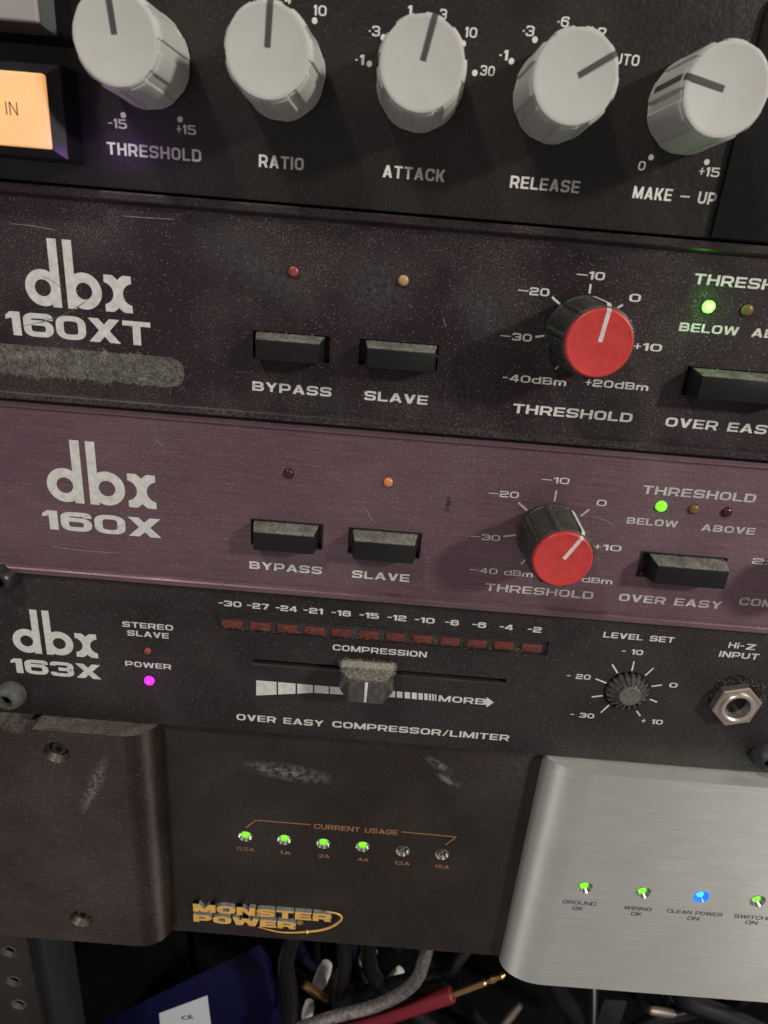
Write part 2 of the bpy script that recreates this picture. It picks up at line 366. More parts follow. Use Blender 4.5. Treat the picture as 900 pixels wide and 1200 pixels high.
def glyph(ch, t):
    """quads of one wide square-cut letter, cap height 1; returns (polygons, width)"""
    P = []; h = t / 2; bt, T, Mi = h, 1 - h, .5; r = GK[1]; K = GK[0]
    def S_(pts, closed=False, rr=r): P.extend(stroke(rounded(pts, rr, closed), t, closed))
    def bar(x0, x1, y0, y1): P.append([Vector((x0, y0)), Vector((x1, y0)), Vector((x1, y1)), Vector((x0, y1))])
    def dia(xb, xt, yb, yt, tw): P.append([Vector((xb, yb)), Vector((xb + tw, yb)), Vector((xt + tw, yt)), Vector((xt, yt))])
    W = 1.18 * K
    l, R = h, W - h
    if ch == ' ': return [], .45
    if ch in 'O0': S_([(l, bt), (R, bt), (R, T), (l, T)], True)
    elif ch == 'D': S_([(l, bt, 0), (R, bt), (R, T), (l, T, 0)], True)
    elif ch == 'C': S_([(R, .34), (R, bt), (l, bt), (l, T), (R, T), (R, .66)])
    elif ch == 'G': S_([(R, .68), (R, T), (l, T), (l, bt), (R, bt), (R, .48, 0), (W * .5, .48)])
    elif ch == 'U': S_([(l, 1), (l, bt), (R, bt), (R, 1)])
    elif ch == 'E': W = 1.05 * K; bar(0, t, 0, 1); bar(t, W, 0, t * .92); bar(t, W, 1 - t * .92, 1); bar(t, W * .95, .5 - t * .42, .5 + t * .42)
    elif ch == 'F': W = 1.0 * K; bar(0, t, 0, 1); bar(t, W, 1 - t * .92, 1); bar(t, W * .95, .45 - t * .42, .45 + t * .42)
    elif ch == 'L': W = 1.0 * K; bar(0, t, 0, 1); bar(t, W, 0, t * .92)
    elif ch in 'Il': W = t; bar(0, t, 0, 1)
    elif ch == 'i': W = t; bar(0, t, 0, .68); bar(0, t, .8, 1)
    elif ch == 'H': bar(0, t, 0, 1); bar(W - t, W, 0, 1); bar(t, W - t, .5 - t * .45, .5 + t * .45)
    elif ch == 'T': W = 1.1 * K; bar(0, W, 1 - t * .92, 1); bar(W / 2 - t / 2, W / 2 + t / 2, 0, 1 - t * .92)
    elif ch == 'N': bar(0, t, 0, 1); bar(W - t, W, 0, 1); dia(W - t * 1.15, 0, 0, 1, t * 1.15)
    elif ch == 'M':
        W = 1.42 * K; bar(0, t, 0, 1); bar(W - t, W, 0, 1); dia(W / 2 - t * .55, 0, 0.02, 1, t * 1.1); dia(W / 2 - t * .55, W - t * 1.1, 0.02, 1, t * 1.1)
    elif ch == 'V': dia(W / 2 - t * .6, 0, 0, 1, t * 1.2); dia(W / 2 - t * .6, W - t * 1.2, 0, 1, t * 1.2)
    elif ch == 'W':
        W = 1.7 * K; a = t * 1.05
        dia(W * .25 - a / 2, 0, 0, 1, a); dia(W * .25 - a / 2, W / 2 - a / 2, 0, 1, a); dia(W * .75 - a / 2, W / 2 - a / 2, 0, 1, a); dia(W * .75 - a / 2, W - a, 0, 1, a)
    elif ch == 'A':
        W = 1.25 * K; a = t * 1.15; dia(0, W / 2 - a / 2, 0, 1, a); dia(W - a, W / 2 - a / 2, 0, 1, a); bar(W * .25, W * .75, .2, .2 + t * .8)
    elif ch == 'X': W = 1.25 * K; a = t * 1.35; dia(0, W - a, 0, 1, a); dia(W - a, 0, 0, 1, a)
    elif ch == 'Y': W = 1.2 * K; a = t * 1.2; bar(W / 2 - t / 2, W / 2 + t / 2, 0, .48); dia(W / 2 - a / 2, 0, .42, 1, a); dia(W / 2 - a / 2, W - a, .42, 1, a)
    elif ch == 'Z': W = 1.1 * K; bar(0, W, 0, t * .9); bar(0, W, 1 - t * .9, 1); dia(0, W - t * 1.4, t * .8, 1 - t * .8, t * 1.4)
    elif ch == 'K': W = 1.15 * K; a = t * 1.25; bar(0, t, 0, 1); dia(W - a, t * .9, 0, .62, a); dia(t * .8, W - a, .38, 1, a)
    elif ch == 'P': S_([(l, 0), (l, T, 0), (R, T), (R, .36), (l, .36)])
    elif ch == 'R': S_([(l, 0), (l, T, 0), (R, T), (R, .40), (l, .40)]); dia(W - t * 1.1, W * .5, 0, .40, t * 1.1)
    elif ch == 'B': S_([(l, bt, 0), (R, bt, .25), (R, Mi, .2), (l, Mi, 0)], True); S_([(l, Mi, 0), (R - .04, Mi, .2), (R - .04, T, .25), (l, T, 0)], True)
    elif ch in 'S5':
        if ch == 'S': S_([(R, .72), (R, T), (l, T), (l, Mi), (R, Mi), (R, bt), (l, bt), (l, .28)], False, r * .8)
        else: S_([(R, T), (l, T, 0), (l, .56, .05), (R, .56), (R, bt), (l, bt), (l, .26)], False, r * .8)
    elif ch == '1': W = (.58 if K > .65 else .46) * K; bar(W - t * 1.1, W, 0, 1); P.append([Vector((0, .66)), Vector((W - t * 1.1, .74)), Vector((W - t * 1.1, 1)), Vector((W - t * 1.25, 1)), Vector((0, .82))])
    elif ch == '2' and K < .65: S_([(l, .68), (l, T), (R, T), (R, .58, .14), (l, bt, 0), (W, bt)], False, r * .8)
    elif ch == '2': S_([(l, .68), (l, T), (R, T), (R, Mi + .02), (l, Mi - .04), (l, bt, 0), (W, bt)], False, r * .8)
    elif ch == '3': S_([(l, .72), (l, T), (R, T), (R, Mi, .16), (W * .35, Mi)], False, r * .8); S_([(W * .35, Mi), (R, Mi, .16), (R, bt), (l, bt), (l, .28)], False, r * .8)
    elif ch == '4': bar(W * .62, W * .62 + t, 0, 1); bar(0, W, .2, .2 + t * .9); dia(0, W * .62 - t * .3, .2 + t * .6, 1, t * 1.25)
    elif ch == '6': S_([(R, .72), (R, T), (l, T), (l, bt), (R, bt), (R, .60), (l, .60)], False, r * .85)
    elif ch == '7': W = 1.05 * K; bar(0, W, 1 - t * .92, 1); dia(.18, W - t * 1.25, 0, 1 - t * .9, t * 1.25)
    elif ch == '8': S_([(l, bt), (R, bt), (R, Mi + .02), (l, Mi + .02)], True, r * .7); S_([(l + .02, Mi + .02), (R - .02, Mi + .02), (R - .02, T), (l + .02, T)], True, r * .7)
    elif ch == 'd': W = 1.1 * K; R = W - h; S_([(R, 1), (R, bt, 0), (l, bt), (l, .68), (R, .68)], False, .22)
    elif ch == 'm': W = 1.5 * K; x = .72 - h; S_([(h, 0), (h, x, 0), (W - h, x), (W - h, 0)], False, .22); bar(W / 2 - h, W / 2 + h, 0, x)
    elif ch == '-': W = .62 * K; bar(0, W, .42, .42 + t * .85)
    elif ch == '_': W = .95 if K > .65 else .80; bar(0, W, .42, .42 + t * .7)
    elif ch == '+': W = .72 * K; bar(0, W, .5 - t * .35, .5 + t * .35); bar(W / 2 - t * .35, W / 2 + t * .35, .12, .88)
    elif ch == '/': W = .75 * K; dia(0, W - t * .8, -.02, 1.02, t * .8)
    elif ch == ',': W = t; bar(0, t, 0, t)
    elif ch == ':': W = t; bar(0, t, .05, .05 + t); bar(0, t, .6, .6 + t)
    elif ch == '.': W = t; bar(0, t, .38, .38 + t)
    return P, W
def wide_text(text, x0, x1, z, h, y, t=.25, gap=.17):
    t *= .78; gap *= .75; bm = B(); x = 0; polys = []
    for ch in text:
        P, W = glyph(ch, t)
        for p in P: polys.append([(q.x + x, q.y) for q in p])
        x += W + gap
    sx = (x1 - x0) / max(x - gap, .01)
    for i, p in enumerate(polys):
        yy = y - .03 - (i % 7) * .0015
        bm.faces.new([bm.verts.new((x0 + a * sx, yy, z + b * h)) for a, b in p])
    return bm
def flatfix(bm):
    for f in bm.faces:
        f.normal_update()
        if f.normal.y > 0: f.normal_flip()
    return bm
def font_text(text, x0, x1, z, h, y, bold=.0, shear=0.0):
    cu = bpy.data.curves.new('t', 'FONT'); cu.body = text; cu.size = 1; cu.offset = bold; cu.shear = shear; cu.resolution_u = 6
    o = bpy.data.objects.new('t', cu); COL.objects.link(o)
    dg = bpy.context.evaluated_depsgraph_get(); dg.update()
    bm = bmesh.new(); bm.from_mesh(o.evaluated_get(dg).to_mesh())
    bpy.data.objects.remove(o); bpy.data.curves.remove(cu)
    xs = [v.co.x for v in bm.verts]; ys = [v.co.y for v in bm.verts]
    a, b = min(xs), max(xs); lo, hi = min(ys), max(ys)
    for v in bm.verts: v.co = Vector((x0 + (v.co.x - a) / (b - a) * (x1 - x0), y - .03, z + (v.co.y - lo) / (hi - lo) * h))
    return bm
def span(l, r, y=0.0):
    a, b = at(*l, y), at(*r, y); return a.x, b.x, (a.z + b.z) / 2
def wide(parent, text, l, r, h, mat='ink', y=0.0, t=.25, name='printed_label', gap=.17):
    x0, x1, z = span(l, r, y)
    return obj(name, flatfix(wide_text(text, x0, x1, z, h, y, t, gap)), M[mat], parent, smooth=False, recalc=False)
def grot(parent, text, l, r, h, mat='ink_white', y=0.0, t=.215, name='printed_label'):
    x0, x1, z = span(l, r, y); GK[:] = [.60, .36]
    bm = wide_text(text, x0, x1, z, h, y, t, .18); GK[:] = [.72, .26]
    return obj(name, flatfix(bm), M[mat], parent, smooth=False, recalc=False)
def sans(parent, text, l, r, h, mat='ink_white', y=0.0, bold=.012, name='printed_label', shear=0.0):
    x0, x1, z = span(l, r, y)
    return obj(name, flatfix(font_text(text, x0, x1, z, h, y, bold, shear)), M[mat], parent, smooth=False, recalc=False)
def disc_mark(parent, px, py, r, mat='ink_white', y=0.0):
    p = at(px, py, y); bm = B()
    bm.faces.new([bm.verts.new((p.x + r * math.cos(a), y - .03, p.z + r * math.sin(a))) for a in [2 * PI * k / 20 for k in range(20)]])
    return obj('dial_dot', flatfix(bm), M[mat], parent, smooth=False, recalc=False)
def ticks(parent, segs, wd, mat='ink', y=0.0):
    bm = B()
    for a, b in segs:
        p, q = at(*a, y), at(*b, y); d = (q - p).normalized(); n = Vector((-d.z, 0, d.x)) * wd / 2
        bm.faces.new([bm.verts.new(v + Vector((0, -.03, 0))) for v in (p - n, q - n, q + n, p + n)])
    return obj('dial_scale', flatfix(bm), M[mat], parent, smooth=False, recalc=False)
def letter_logo(parent, left, right, mid, y=0.0, mat='ink'):
    """the three-letter round logo: d and b with tall stems back to back, x of two arcs"""
    x0, x1 = at(*left, y).x, at(*right, y).x; zc = at(*mid, y).z; u = (x1 - x0) / 6.05; bm = B()
    yy = [y - .03]
    def V(a, b): return bm.verts.new((x0 + (a + 1) * u, yy[0], zc + b * u))
    def ring(cx, ro, ri, n=56):
        for i in range(n):
            a, b = 2 * PI * i / n, 2 * PI * (i + 1) / n
            bm.faces.new([V(cx + ro * math.cos(a), ro * math.sin(a)), V(cx + ro * math.cos(b), ro * math.sin(b)), V(cx + ri * math.cos(b), ri * math.sin(b)), V(cx + ri * math.cos(a), ri * math.sin(a))])
    def rect(a, b, c, d): bm.faces.new([V(a, c), V(b, c), V(b, d), V(a, d)])
    ring(0, 1, .46); ring(2.34, 1, .46); yy[0] -= .002
    rect(.49, 1.0, -1.02, 2.66); rect(1.34, 1.85, -1.02, 2.66); yy[0] -= .002
    for sgn, c in ((1, 3.40), (-1, 5.15)):
        n = 40
        for i in range(n):
            ya, yb = -1 + 2 * i / n, -1 + 2 * (i + 1) / n
            def io(v):
                inn = math.sqrt(max(0, .60 ** 2 - v * v)); return max(inn, .10), math.sqrt(1.15 ** 2 - v * v)
            a, b = io(ya), io(yb)
            bm.faces.new([V(c + sgn * a[0], ya), V(c + sgn * a[1], ya), V(c + sgn * b[1], yb), V(c + sgn * b[0], yb)])
        yy[0] -= .002
    return obj('logo', flatfix(bm), M[mat], parent, smooth=False, recalc=False)
def patch(parent, name, cx, cz, rx, rz, y, mat, rot=0.0, label=None):
    """a thin film (scuff, pale patch) with ragged see-through edges"""
    bm = B(); uv = bm.loops.layers.uv.new('UVMap'); n = 24
    c, s = math.cos(rot), math.sin(rot)
    f = bm.faces.new([bm.verts.new((cx + rx * math.cos(a) * c - rz * math.sin(a) * s, y - .02, cz + rx * math.cos(a) * s + rz * math.sin(a) * c)) for a in [2 * PI * k / n for k in range(n)]])
    ctr = bm.verts.new((cx, y - .02, cz)); vs = f.verts[:]; bm.faces.remove(f)
    for k in range(n):
        g = bm.faces.new([ctr, vs[k], vs[(k + 1) % n]])
        for lp, (u_, v_) in zip(g.loops, ((0, 0), (math.cos(2 * PI * k / n), math.sin(2 * PI * k / n)), (math.cos(2 * PI * (k + 1) / n), math.sin(2 * PI * (k + 1) / n)))): lp[uv].uv = (u_, v_)
    return obj(name, flatfix(bm), M[mat], parent, label=label, smooth=False, recalc=False)

# ---------------------------------------------------------------- parts of the rack units
def channel(x0, x1, z0, z1, lip=2.0, proud=1.2, back=2.6, top=1.2):
    """front panel with a raised lip along its upper and lower edge"""
    bm = B(); c = .35
    prof = [(back, z0 + .25), (-proud + c, z0 + .25), (-proud, z0 + .25 + c), (-proud, z0 + lip - .3), (-proud + .3, z0 + lip), (0, z0 + lip + .25),
            (0, z1 - lip - .25), (-top + .3, z1 - lip), (-top, z1 - lip + .3), (-top, z1 - .25 - c), (-top + c, z1 - .25), (back, z1 - .25)]
    a = [bm.verts.new((x0, y, z)) for y, z in prof]; b = [bm.verts.new((x1, y, z)) for y, z in prof]; n = len(prof)
    for i in range(n): bm.faces.new([a[i], a[(i + 1) % n], b[(i + 1) % n], b[i]])
    bm.faces.new(a); bm.faces.new(b[::-1]); return bm
SPILL = {'strong green lamp': ((.12, 1.0, .05), .0028), 'green lamp': ((.15, 1.0, .03), .00010), 'magenta lamp': ((1.0, .05, .8), .00035), 'blue lamp': ((.02, .15, 1.0), .00003)}
def glow_point(p, h, col, power):
    ld = bpy.data.lights.new('glow_light', 'POINT'); ld.color = col; ld.energy = power; ld.shadow_soft_size = .0003
    o = bpy.data.objects.new('glow_light', ld); COL.objects.link(o); o.location = (p.x * S, (p.y - h) * S, p.z * S)
def lamp(parent, px, py, r, mat, proud=.7, y=0.0, name='indicator_light', label=None):
    p = at(px, py, y)
    bm = lathe(B(), p.x, p.z, [(r, -1.5), (r, proud * .4), (r * .86, proud * .75), (r * .5, proud * .96), (r * .12, proud)], 24, y)
    o = obj(name, bm, M[mat], parent, label=label, sharp=1.2)
    if mat in SPILL: glow_point(p, proud + .15, *SPILL[mat])
    return o
def push_button(parent, tl, br, capl, capr, label=None, h=4.6):
    """slot (two picture corners of the opening) with a protruding cap, its top edge bevelled"""
    a, b = at(*tl), at(*br); x0, x1 = a.x, b.x
    zt = at((tl[0] + br[0]) / 2, tl[1] + (br[1] - tl[1]) * .12).z; zb = at((tl[0] + br[0]) / 2, br[1] - (br[1] - tl[1]) * .12).z
    fx0, fx1 = capl, capr
    bm = B(); box(bm, x0 - .3, x1 + .3, 2.2, 2.5, zb - .3, zt + .3)
    bk = obj('push_button', bm, M['hole'], parent, label=label)
    bm = B(); t = .22
    for q in ((x0 - t, x1 + t, zt, zt + t), (x0 - t, x1 + t, zb - t, zb), (x0 - t, x0, zb, zt), (x1, x1 + t, zb, zt)): box(bm, q[0], q[1], -.18, .4, q[2], q[3])
    obj('slot_rim', bm, M['black'], bk)
    bm = B()
    hull8(bm, [(fx0, 2, zb + .15), (fx1, 2, zb + .15), (fx1, 2, zt - .3), (fx0, 2, zt - .3)],
          [(fx0, -1.0, zb + .15), (fx1, -1.0, zb + .15), (fx1, -1.0, zt - .3), (fx0, -1.0, zt - .3)])
    hull8(bm, [(fx0, -1.0, zb + .15), (fx1, -1.0, zb + .15), (fx1, -1.0, zt - .3), (fx0, -1.0, zt - .3)],
          [(fx0 + .7, -h, zb + .4), (fx1 - .7, -h, zb + .4), (fx1 - .7, -h, zt - 1.15), (fx0 + .7, -h, zt - 1.15)])
    bmesh.ops.remove_doubles(bm, verts=bm.verts[:], dist=.001)
    dead = [f for f in bm.faces if all(abs(v.co.y + 1.0) < .01 for v in f.verts)]
    bmesh.ops.delete(bm, geom=dead, context='FACES_ONLY')
    bmesh.ops.recalc_face_normals(bm, faces=bm.faces[:])
    bmesh.ops.bevel(bm, geom=[e for e in bm.edges if len(e.link_faces) == 2 and e.calc_face_angle(0) > .2], offset=.22, segments=2, profile=.5, affect='EDGES')
    cp = obj('button_cap', bm, M['button'], bk)
    def pl():
        u = random.random(); return (random.uniform(fx0 + .3, fx1 - .3), -.8 - 2.6 * u, zt - .3 - 1.3 * u)
    obj('lint', fibres(B(), 260, pl, .8, .020, 0), M['lint'], bk, smooth=False, recalc=False)
    return bk, (x0, x1, zb, zt)
def slot_cut(tl, br):
    a, b = at(*tl), at(*br); xm = (tl[0] + br[0]) / 2; dy = br[1] - tl[1]
    return boxcut(a.x, b.x, at(xm, br[1] - dy * .12).z, at(xm, tl[1] + dy * .12).z, -6, 2.1)
def grey_knob(parent, cx, cz, toward):
    """tall ribbed knob; the pointer runs over its top and down its side"""
    a0 = math.atan2(toward.z, toward.x)
    def rf(a, r, h):
        u = ((a - a0) / (2 * PI) * 9 + .5) % 1.0; u = min(u, 1 - u)
        if h > 14.9: return r
        g = (.38 if h < 13.5 else .26) * (1 - min(1, max(0, (u - .17) / .022)))
        return r - g * (1 if h > .4 else .4)
    rings = [(8.15, .3), (8.15, .9), (8.0, 2.2), (7.85, 6), (7.66, 12.6), (7.6, 13.4), (7.45, 14.05), (7.25, 14.15), (7.2, 14.75), (7.0, 15.0), (6.6, 15.1), (6.35, 15.04)]
    k = obj('control_knob', lathe(B(), cx, cz, rings, 360, 0, rf), M['knob_grey'], parent, sharp=.5)
    d = Vector((math.cos(a0), 0, math.sin(a0))); n = Vector((-d.z, 0, d.x)) * .48; bm = B(); c = Vector((cx, 0, cz))
    path = [(0.5, 15.13), (6.5, 15.18), (7.05, 15.06), (7.27, 14.75), (7.32, 14.1), (7.70, 13.4), (7.76, 12.6), (7.95, 6), (8.10, 2.2)]
    prev = None
    for r, h in path:
        q = [bm.verts.new(c + d * r - n + Vector((0, -h, 0))), bm.verts.new(c + d * r + n + Vector((0, -h, 0)))]
        if prev: bm.faces.new([prev[0], q[0], q[1], prev[1]])
        prev = q
    bmesh.ops.recalc_face_normals(bm, faces=bm.faces[:]); bmesh.ops.solidify(bm, geom=bm.faces[:], thickness=.12)
    obj('pointer_line', bm, M['pointer'], k, smooth=False)
    return k
def red_knob(parent, cx, cz, toward, H=14.0):
    a0 = math.atan2(toward.z, toward.x)
    def rf(a, r, h):
        u = ((a - a0) / (2 * PI) * 8 + .5) % 1.0; u = abs(u - .5)
        if h > 12.9 or h < .9: return r
        return r + (.28 if u < .07 else 0) - (.12 if .12 < u < .16 else 0)
    rings = [(7.9, .4), (7.9, .8), (7.6, 1.1), (7.2, 12.2), (7.0, 12.9), (6.7, 13.1)]
    k = obj('control_knob', lathe(B(), cx, cz, rings, 192, 0, rf), M['knob_black'], parent, sharp=.6)
    cp = lathe(B(), cx, cz, [(6.55, 12.6), (6.62, 13.5), (6.5, 13.88), (6.2, 14.02), (5.95, 13.96), (5.7, 13.9), (3.0, 13.93)], 72)
    cap = obj('knob_cap', cp, M['red'], k, sharp=1.0)
    d = Vector((math.cos(a0), 0, math.sin(a0))); n = Vector((-d.z, 0, d.x)) * .42; c = Vector((cx, 0, cz)); bm = B()
    def strip(path):
        prev = None
        for r, h in path:
            q = [bm.verts.new(c + d * r - n + Vector((0, -h, 0))), bm.verts.new(c + d * r + n + Vector((0, -h, 0)))]
            if prev: bm.faces.new([prev[0], q[0], q[1], prev[1]])
            prev = q
    strip([(.3, 13.97), (5.7, 13.97), (6.2, 14.07), (6.5, 13.86), (6.66, 13.5), (6.66, 13.0)])
    strip([(7.0, 13.2), (7.32, 12.9), (7.53, 12.2), (7.92, 1.3)])
    bmesh.ops.recalc_face_normals(bm, faces=bm.faces[:]); bmesh.ops.solidify(bm, geom=bm.faces[:], thickness=.06)
    obj('pointer_line', bm, M['pointer_white'], k, smooth=False)
    def pl():
        a = random.uniform(0, 2 * PI); h = random.uniform(.8, 12.5); return (cx + 7.5 * math.cos(a), -h, cz + 7.5 * math.sin(a))
    obj('lint', fibres(B(), 90, pl, .7, .018, 0), M['lint'], k, smooth=False, recalc=False)
    return k
def pan_screw(parent, cx, cz, y, r, mat, h=2.8, label=None):
    """round head with a six-sided socket"""
    rings = [(r, .0), (r, .5), (r * .96, h * .45), (r * .84, h * .80), (r * .64, h * .97), (r * .53, h)]
    s = obj('rack_screw', lathe(B(), cx, cz, rings, 40, y, cap=False), M[mat], parent, label=label, sharp=1.0)
    bm = lathe(B(), cx, cz, [(r * .535, h), (r * .48, h - .1), (r * .46, h - 1.8)], 6, y)
    obj('hex_socket', bm, M[mat], s, sharp=.3)
    bm = lathe(B(), cx, cz, [(r * .45, h - 1.7)], 6, y); obj('socket_floor', bm, M['hole'], s)
    return s

# ================================================================ the top unit: black, grey knobs
X0, X1 = -121.0, 362.0
U = 44.45
u1 = thing('rack_compressor', 'black crackle-painted unit at the top with five tall grey knobs and a lit amber button', 'compressor', (0, 0, 3 * U))
bm = box(B(), X0, X1, 0, 3, 3 * U + .25, 5 * U - .25, .3)
obj('front_panel', bm, M['crackle'], u1)
bm = box(B(), X0 + 26, X1 - 26, 3.2, 180, 3 * U + 2, 5 * U - 2); obj('chassis', bm, M['black'], u1)
ZK = 155.85
facepx = [((132, 40), (126, 2)), ((310, 58), (313, 10)), ((493, 70), (505, 25)), ((679, 88), (718, 65)), ((851, 101), (812, 87))]
for x, (a, b) in zip((-51.2, -25.85, 0.0, 25.7, 51.0), facepx):
    grey_knob(u1, x, ZK, at(*b, -15) - at(*a, -15))
for t_, l, r in (('THRESHOLD', (126, 181.7), (236, 189)), ('RATIO', (303.3, 196.5), (355.8, 199)), ('ATTACK', (448.2, 208.3), (520.8, 212.7)),
                 ('RELEASE', (597, 220.6), (678.2, 226)), ('MAKE _ UP', (740.6, 232.3), (837.7, 240))):
    grot(u1, t_, l, r, 2.15 if len(t_) > 5 else 2.2, t=.235)
for t_, l, r in (('-15', (127, 149.8), (149, 151)), ('+15', (207, 156.8), (230, 158)), ('10', (367.5, 18.2), (382.5, 19)), ('2', (297, 8.6), (303.5, 9)), ('4', (333.5, 4.4), (341, 4.8)),
                 ('.3', (432, 41.8), (445, 43)), ('.1', (416, 75.4), (426.5, 76.4)), ('1', (477.5, 18.6), (482.5, 19)), ('3', (515, 22.8), (523, 23.2)),
                 ('10', (544.6, 43.8), (558.5, 44.6)), ('30', (562.5, 88.2), (579, 89.4)), ('.1', (584.6, 70), (594.6, 71)), ('.3', (611.8, 41.8), (625.4, 42.8)),
                 ('.6', (652.6, 31.2), (666, 32.2)), ('1.2', (690, 43.6), (709, 45)), ('AUTO', (708, 74.5), (748, 77.6)), ('0', (747, 199.3), (755.3, 200)), ('+15', (818, 206), (842.6, 207.6))):
    grot(u1, t_, l, r, 1.6 if t_ != 'AUTO' else 1.75, t=.20)
for p in ((144.5, 135), (211, 140), (368.8, 24.3), (337.6, 12.8), (449.3, 44), (432.8, 74.8), (542.8, 51.3), (556.4, 85.4), (481, 27), (514, 31), (599.3, 71.8), (626.9, 46.5), (660, 39.3), (693, 48), (762.9, 184.4), (828.2, 190)):
    disc_mark(u1, *p, .52)
# the two square push buttons at the left edge
def square_button(z0, z1, mat, text=None, label=None):
    xr = at(93, 120).x; xl = xr - 26
    bm = B(); c = 1.3
    hull8(bm, [(xl, 0.02, z0), (xr, 0.02, z0), (xr, 0.02, z1), (xl, 0.02, z1)], [(xl + .3, -6.2, z0 + .3), (xr - .3, -6.2, z0 + .3), (xr - .3, -6.2, z1 - .3), (xl + .3, -6.2, z1 - .3)])
    hull8(bm, [(xl + .3, -6.2, z0 + .3), (xr - .3, -6.2, z0 + .3), (xr - .3, -6.2, z1 - .3), (xl + .3, -6.2, z1 - .3)],
          [(xl + 2.3, -7.6, z0 + 1.6), (xr - 2.3, -7.6, z0 + 1.6), (xr - 2.3, -7.6, z1 - 2.0), (xl + 2.3, -7.6, z1 - 2.0)])
    bmesh.ops.remove_doubles(bm, verts=bm.verts[:], dist=.001)
    bmesh.ops.delete(bm, geom=[f for f in bm.faces if all(abs(v.co.y + 6.2) < .01 for v in f.verts)], context='FACES_ONLY')
    bez = obj('square_button', bm, M['black_gloss'], u1, label=label, sharp=.2)
    cp = box(B(), xl + 2.5, xr - 2.4, -8.6, -7.0, z0 + 1.7, z1 - 2.1, .35, 3)
    cap = obj('button_cap', cp, M[mat], bez)
    if text: obj('printed_label', flatfix(wide_text(text, *text_span, -8.6, .15, .35)), M['ink_black'], bez, smooth=False, recalc=False)
    return xl, xr
a, b = at(6.2, 134, -9), at(20.2, 135, -9); text_span = (a.x, b.x, (a.z + b.z) / 2, 2.1)
zt2, zb2 = at(88, 84).z, at(92, 193).z
square_button(zb2, zt2, 'orange_lit', 'IN', 'lit amber square button marked IN')
zb1 = at(84, 56).z
square_button(zb1, zb1 + (zt2 - zb2), 'white_plastic', None, 'unlit off-white square button')
p = at(83, 180, -10.5); glow_point(p, 0, (.42, .12, 1.0), .0010)  # added violet point light by the button, stands in for a lens halo
# dark end cover on the right
a = at(845, 220).x
pts = [(a, 3 * U + .5), (a + 60, 3 * U + .5), (a + 60, 174.5), (a + 4, 174.5), (a + 1.6, 173.9), (a + .4, 172.4), (a, 170.5)]
obj('end_cover', extr(B(), pts, -.02, -.9, .25), M['black_gloss'], u1)

# ================================================================ second unit: dark plum, red knob
def threshold_unit(name, label, z0, mat, ink, slots, labels, knob, knobpx, tick, led, lips=(1.2, 1.2)):
    u = thing(name, label, 'compressor', (0, 0, z0))
    cuts = [slot_cut(a, b) for a, b, *_ in slots] + [cylcut(at(p[0], p[1]).x, at(p[0], p[1]).z, p[2] + .12, -3, 2) for p in led]
    obj('front_panel', cut(channel(X0, X1, z0, z0 + U, proud=lips[0], top=lips[1]), cuts), M[mat], u, sharp=.4)
    obj('chassis', box(B(), X0 + 26, X1 - 26, 2.8, 180, z0 + 2, z0 + U - 2), M['black'], u)
    for a, b, lo, hi in slots:
        x0, x1 = at(*a).x, at(*b).x; push_button(u, a, b, x0 + lo, x1 - hi)
    for p in led: lamp(u, *p)
    for q in labels:
        wide(u, q[0], q[1], q[2], q[3], q[4] if len(q) > 4 else ink, t=q[5] if len(q) > 5 else .26)
    ticks(u, tick, .42, ink)
    red_knob(u, knob[0], knob[1], at(*knobpx[1], -14) - at(*knobpx[0], -14))
    return u
bold, num = 2.05, 1.55
u2 = threshold_unit('rack_compressor', 'dark plum-black unit second from the top with a strip of lint below its logo', 2 * U, 'plum_dark', 'ink',
    [((296.7, 385), (386, 427), .75, 1.2), ((421.7, 395), (511.7, 436), 1.3, .5), ((806, 428), (925, 474), 1.0, 1.0)],
    [('BYPASS', (295.7, 457.3), (388.3, 465.2), bold), ('SLAVE', (426.7, 468.5), (500.7, 474.5), bold), ('THRESHOLD', (600.4, 483.3), (739.8, 495.3), bold), ('OVER EASY', (778.5, 500.2), (914, 509.5), bold),
     ('_10', (675, 326), (708, 328.6), num, 'ink', .24), ('_20', (606.5, 344.8), (643, 347.2), num, 'ink', .24), ('0', (736.6, 353), (750, 354.2), num, 'ink', .24), ('_30', (586, 397.5), (622.5, 400.5), num, 'ink', .24),
     ('+10', (742, 409.5), (774.6, 412.5), num, 'ink', .24), ('-40dBm', (588.5, 446.6), (663, 452), num, 'ink', .24), ('+20dBm', (685.4, 452.2), (759, 458), num, 'ink', .24),
     ('THRESHOLD', (812, 333), (953, 344), bold), ('BELOW', (795, 387.7), (864, 393.3), 1.75), ('ABOVE', (879.5, 394.8), (950, 400), 1.75)],
    (38.6, 113.1), ((702, 402), (712.5, 366)),
    [((646.9, 348), (656.3, 356.7)), ((692.2, 332.9), (690.7, 344)), ((730, 357), (722.4, 361.6)), ((627.2, 394.8), (638.2, 393.3)), ((655.2, 428), (650.7, 433)), ((741, 389), (749, 390))][:5],
    [(344, 318.3, 1.12, 'led_red'), (472.7, 328.7, 1.12, 'led_amber'), (830.5, 359.5, 1.2, 'strong green lamp'), (875.5, 363.5, 1.2, 'led_brown'), (921, 367, 1.2, 'led_dark_red')], (1.7, 1.2))
letter_logo(u2, (30, 337.7), (154.6, 347), (75, 339.3))
wide(u2, '160XT', (9.3, 393.5), (177.3, 404.3), 5.0, t=.285, name='model_number', gap=.10)
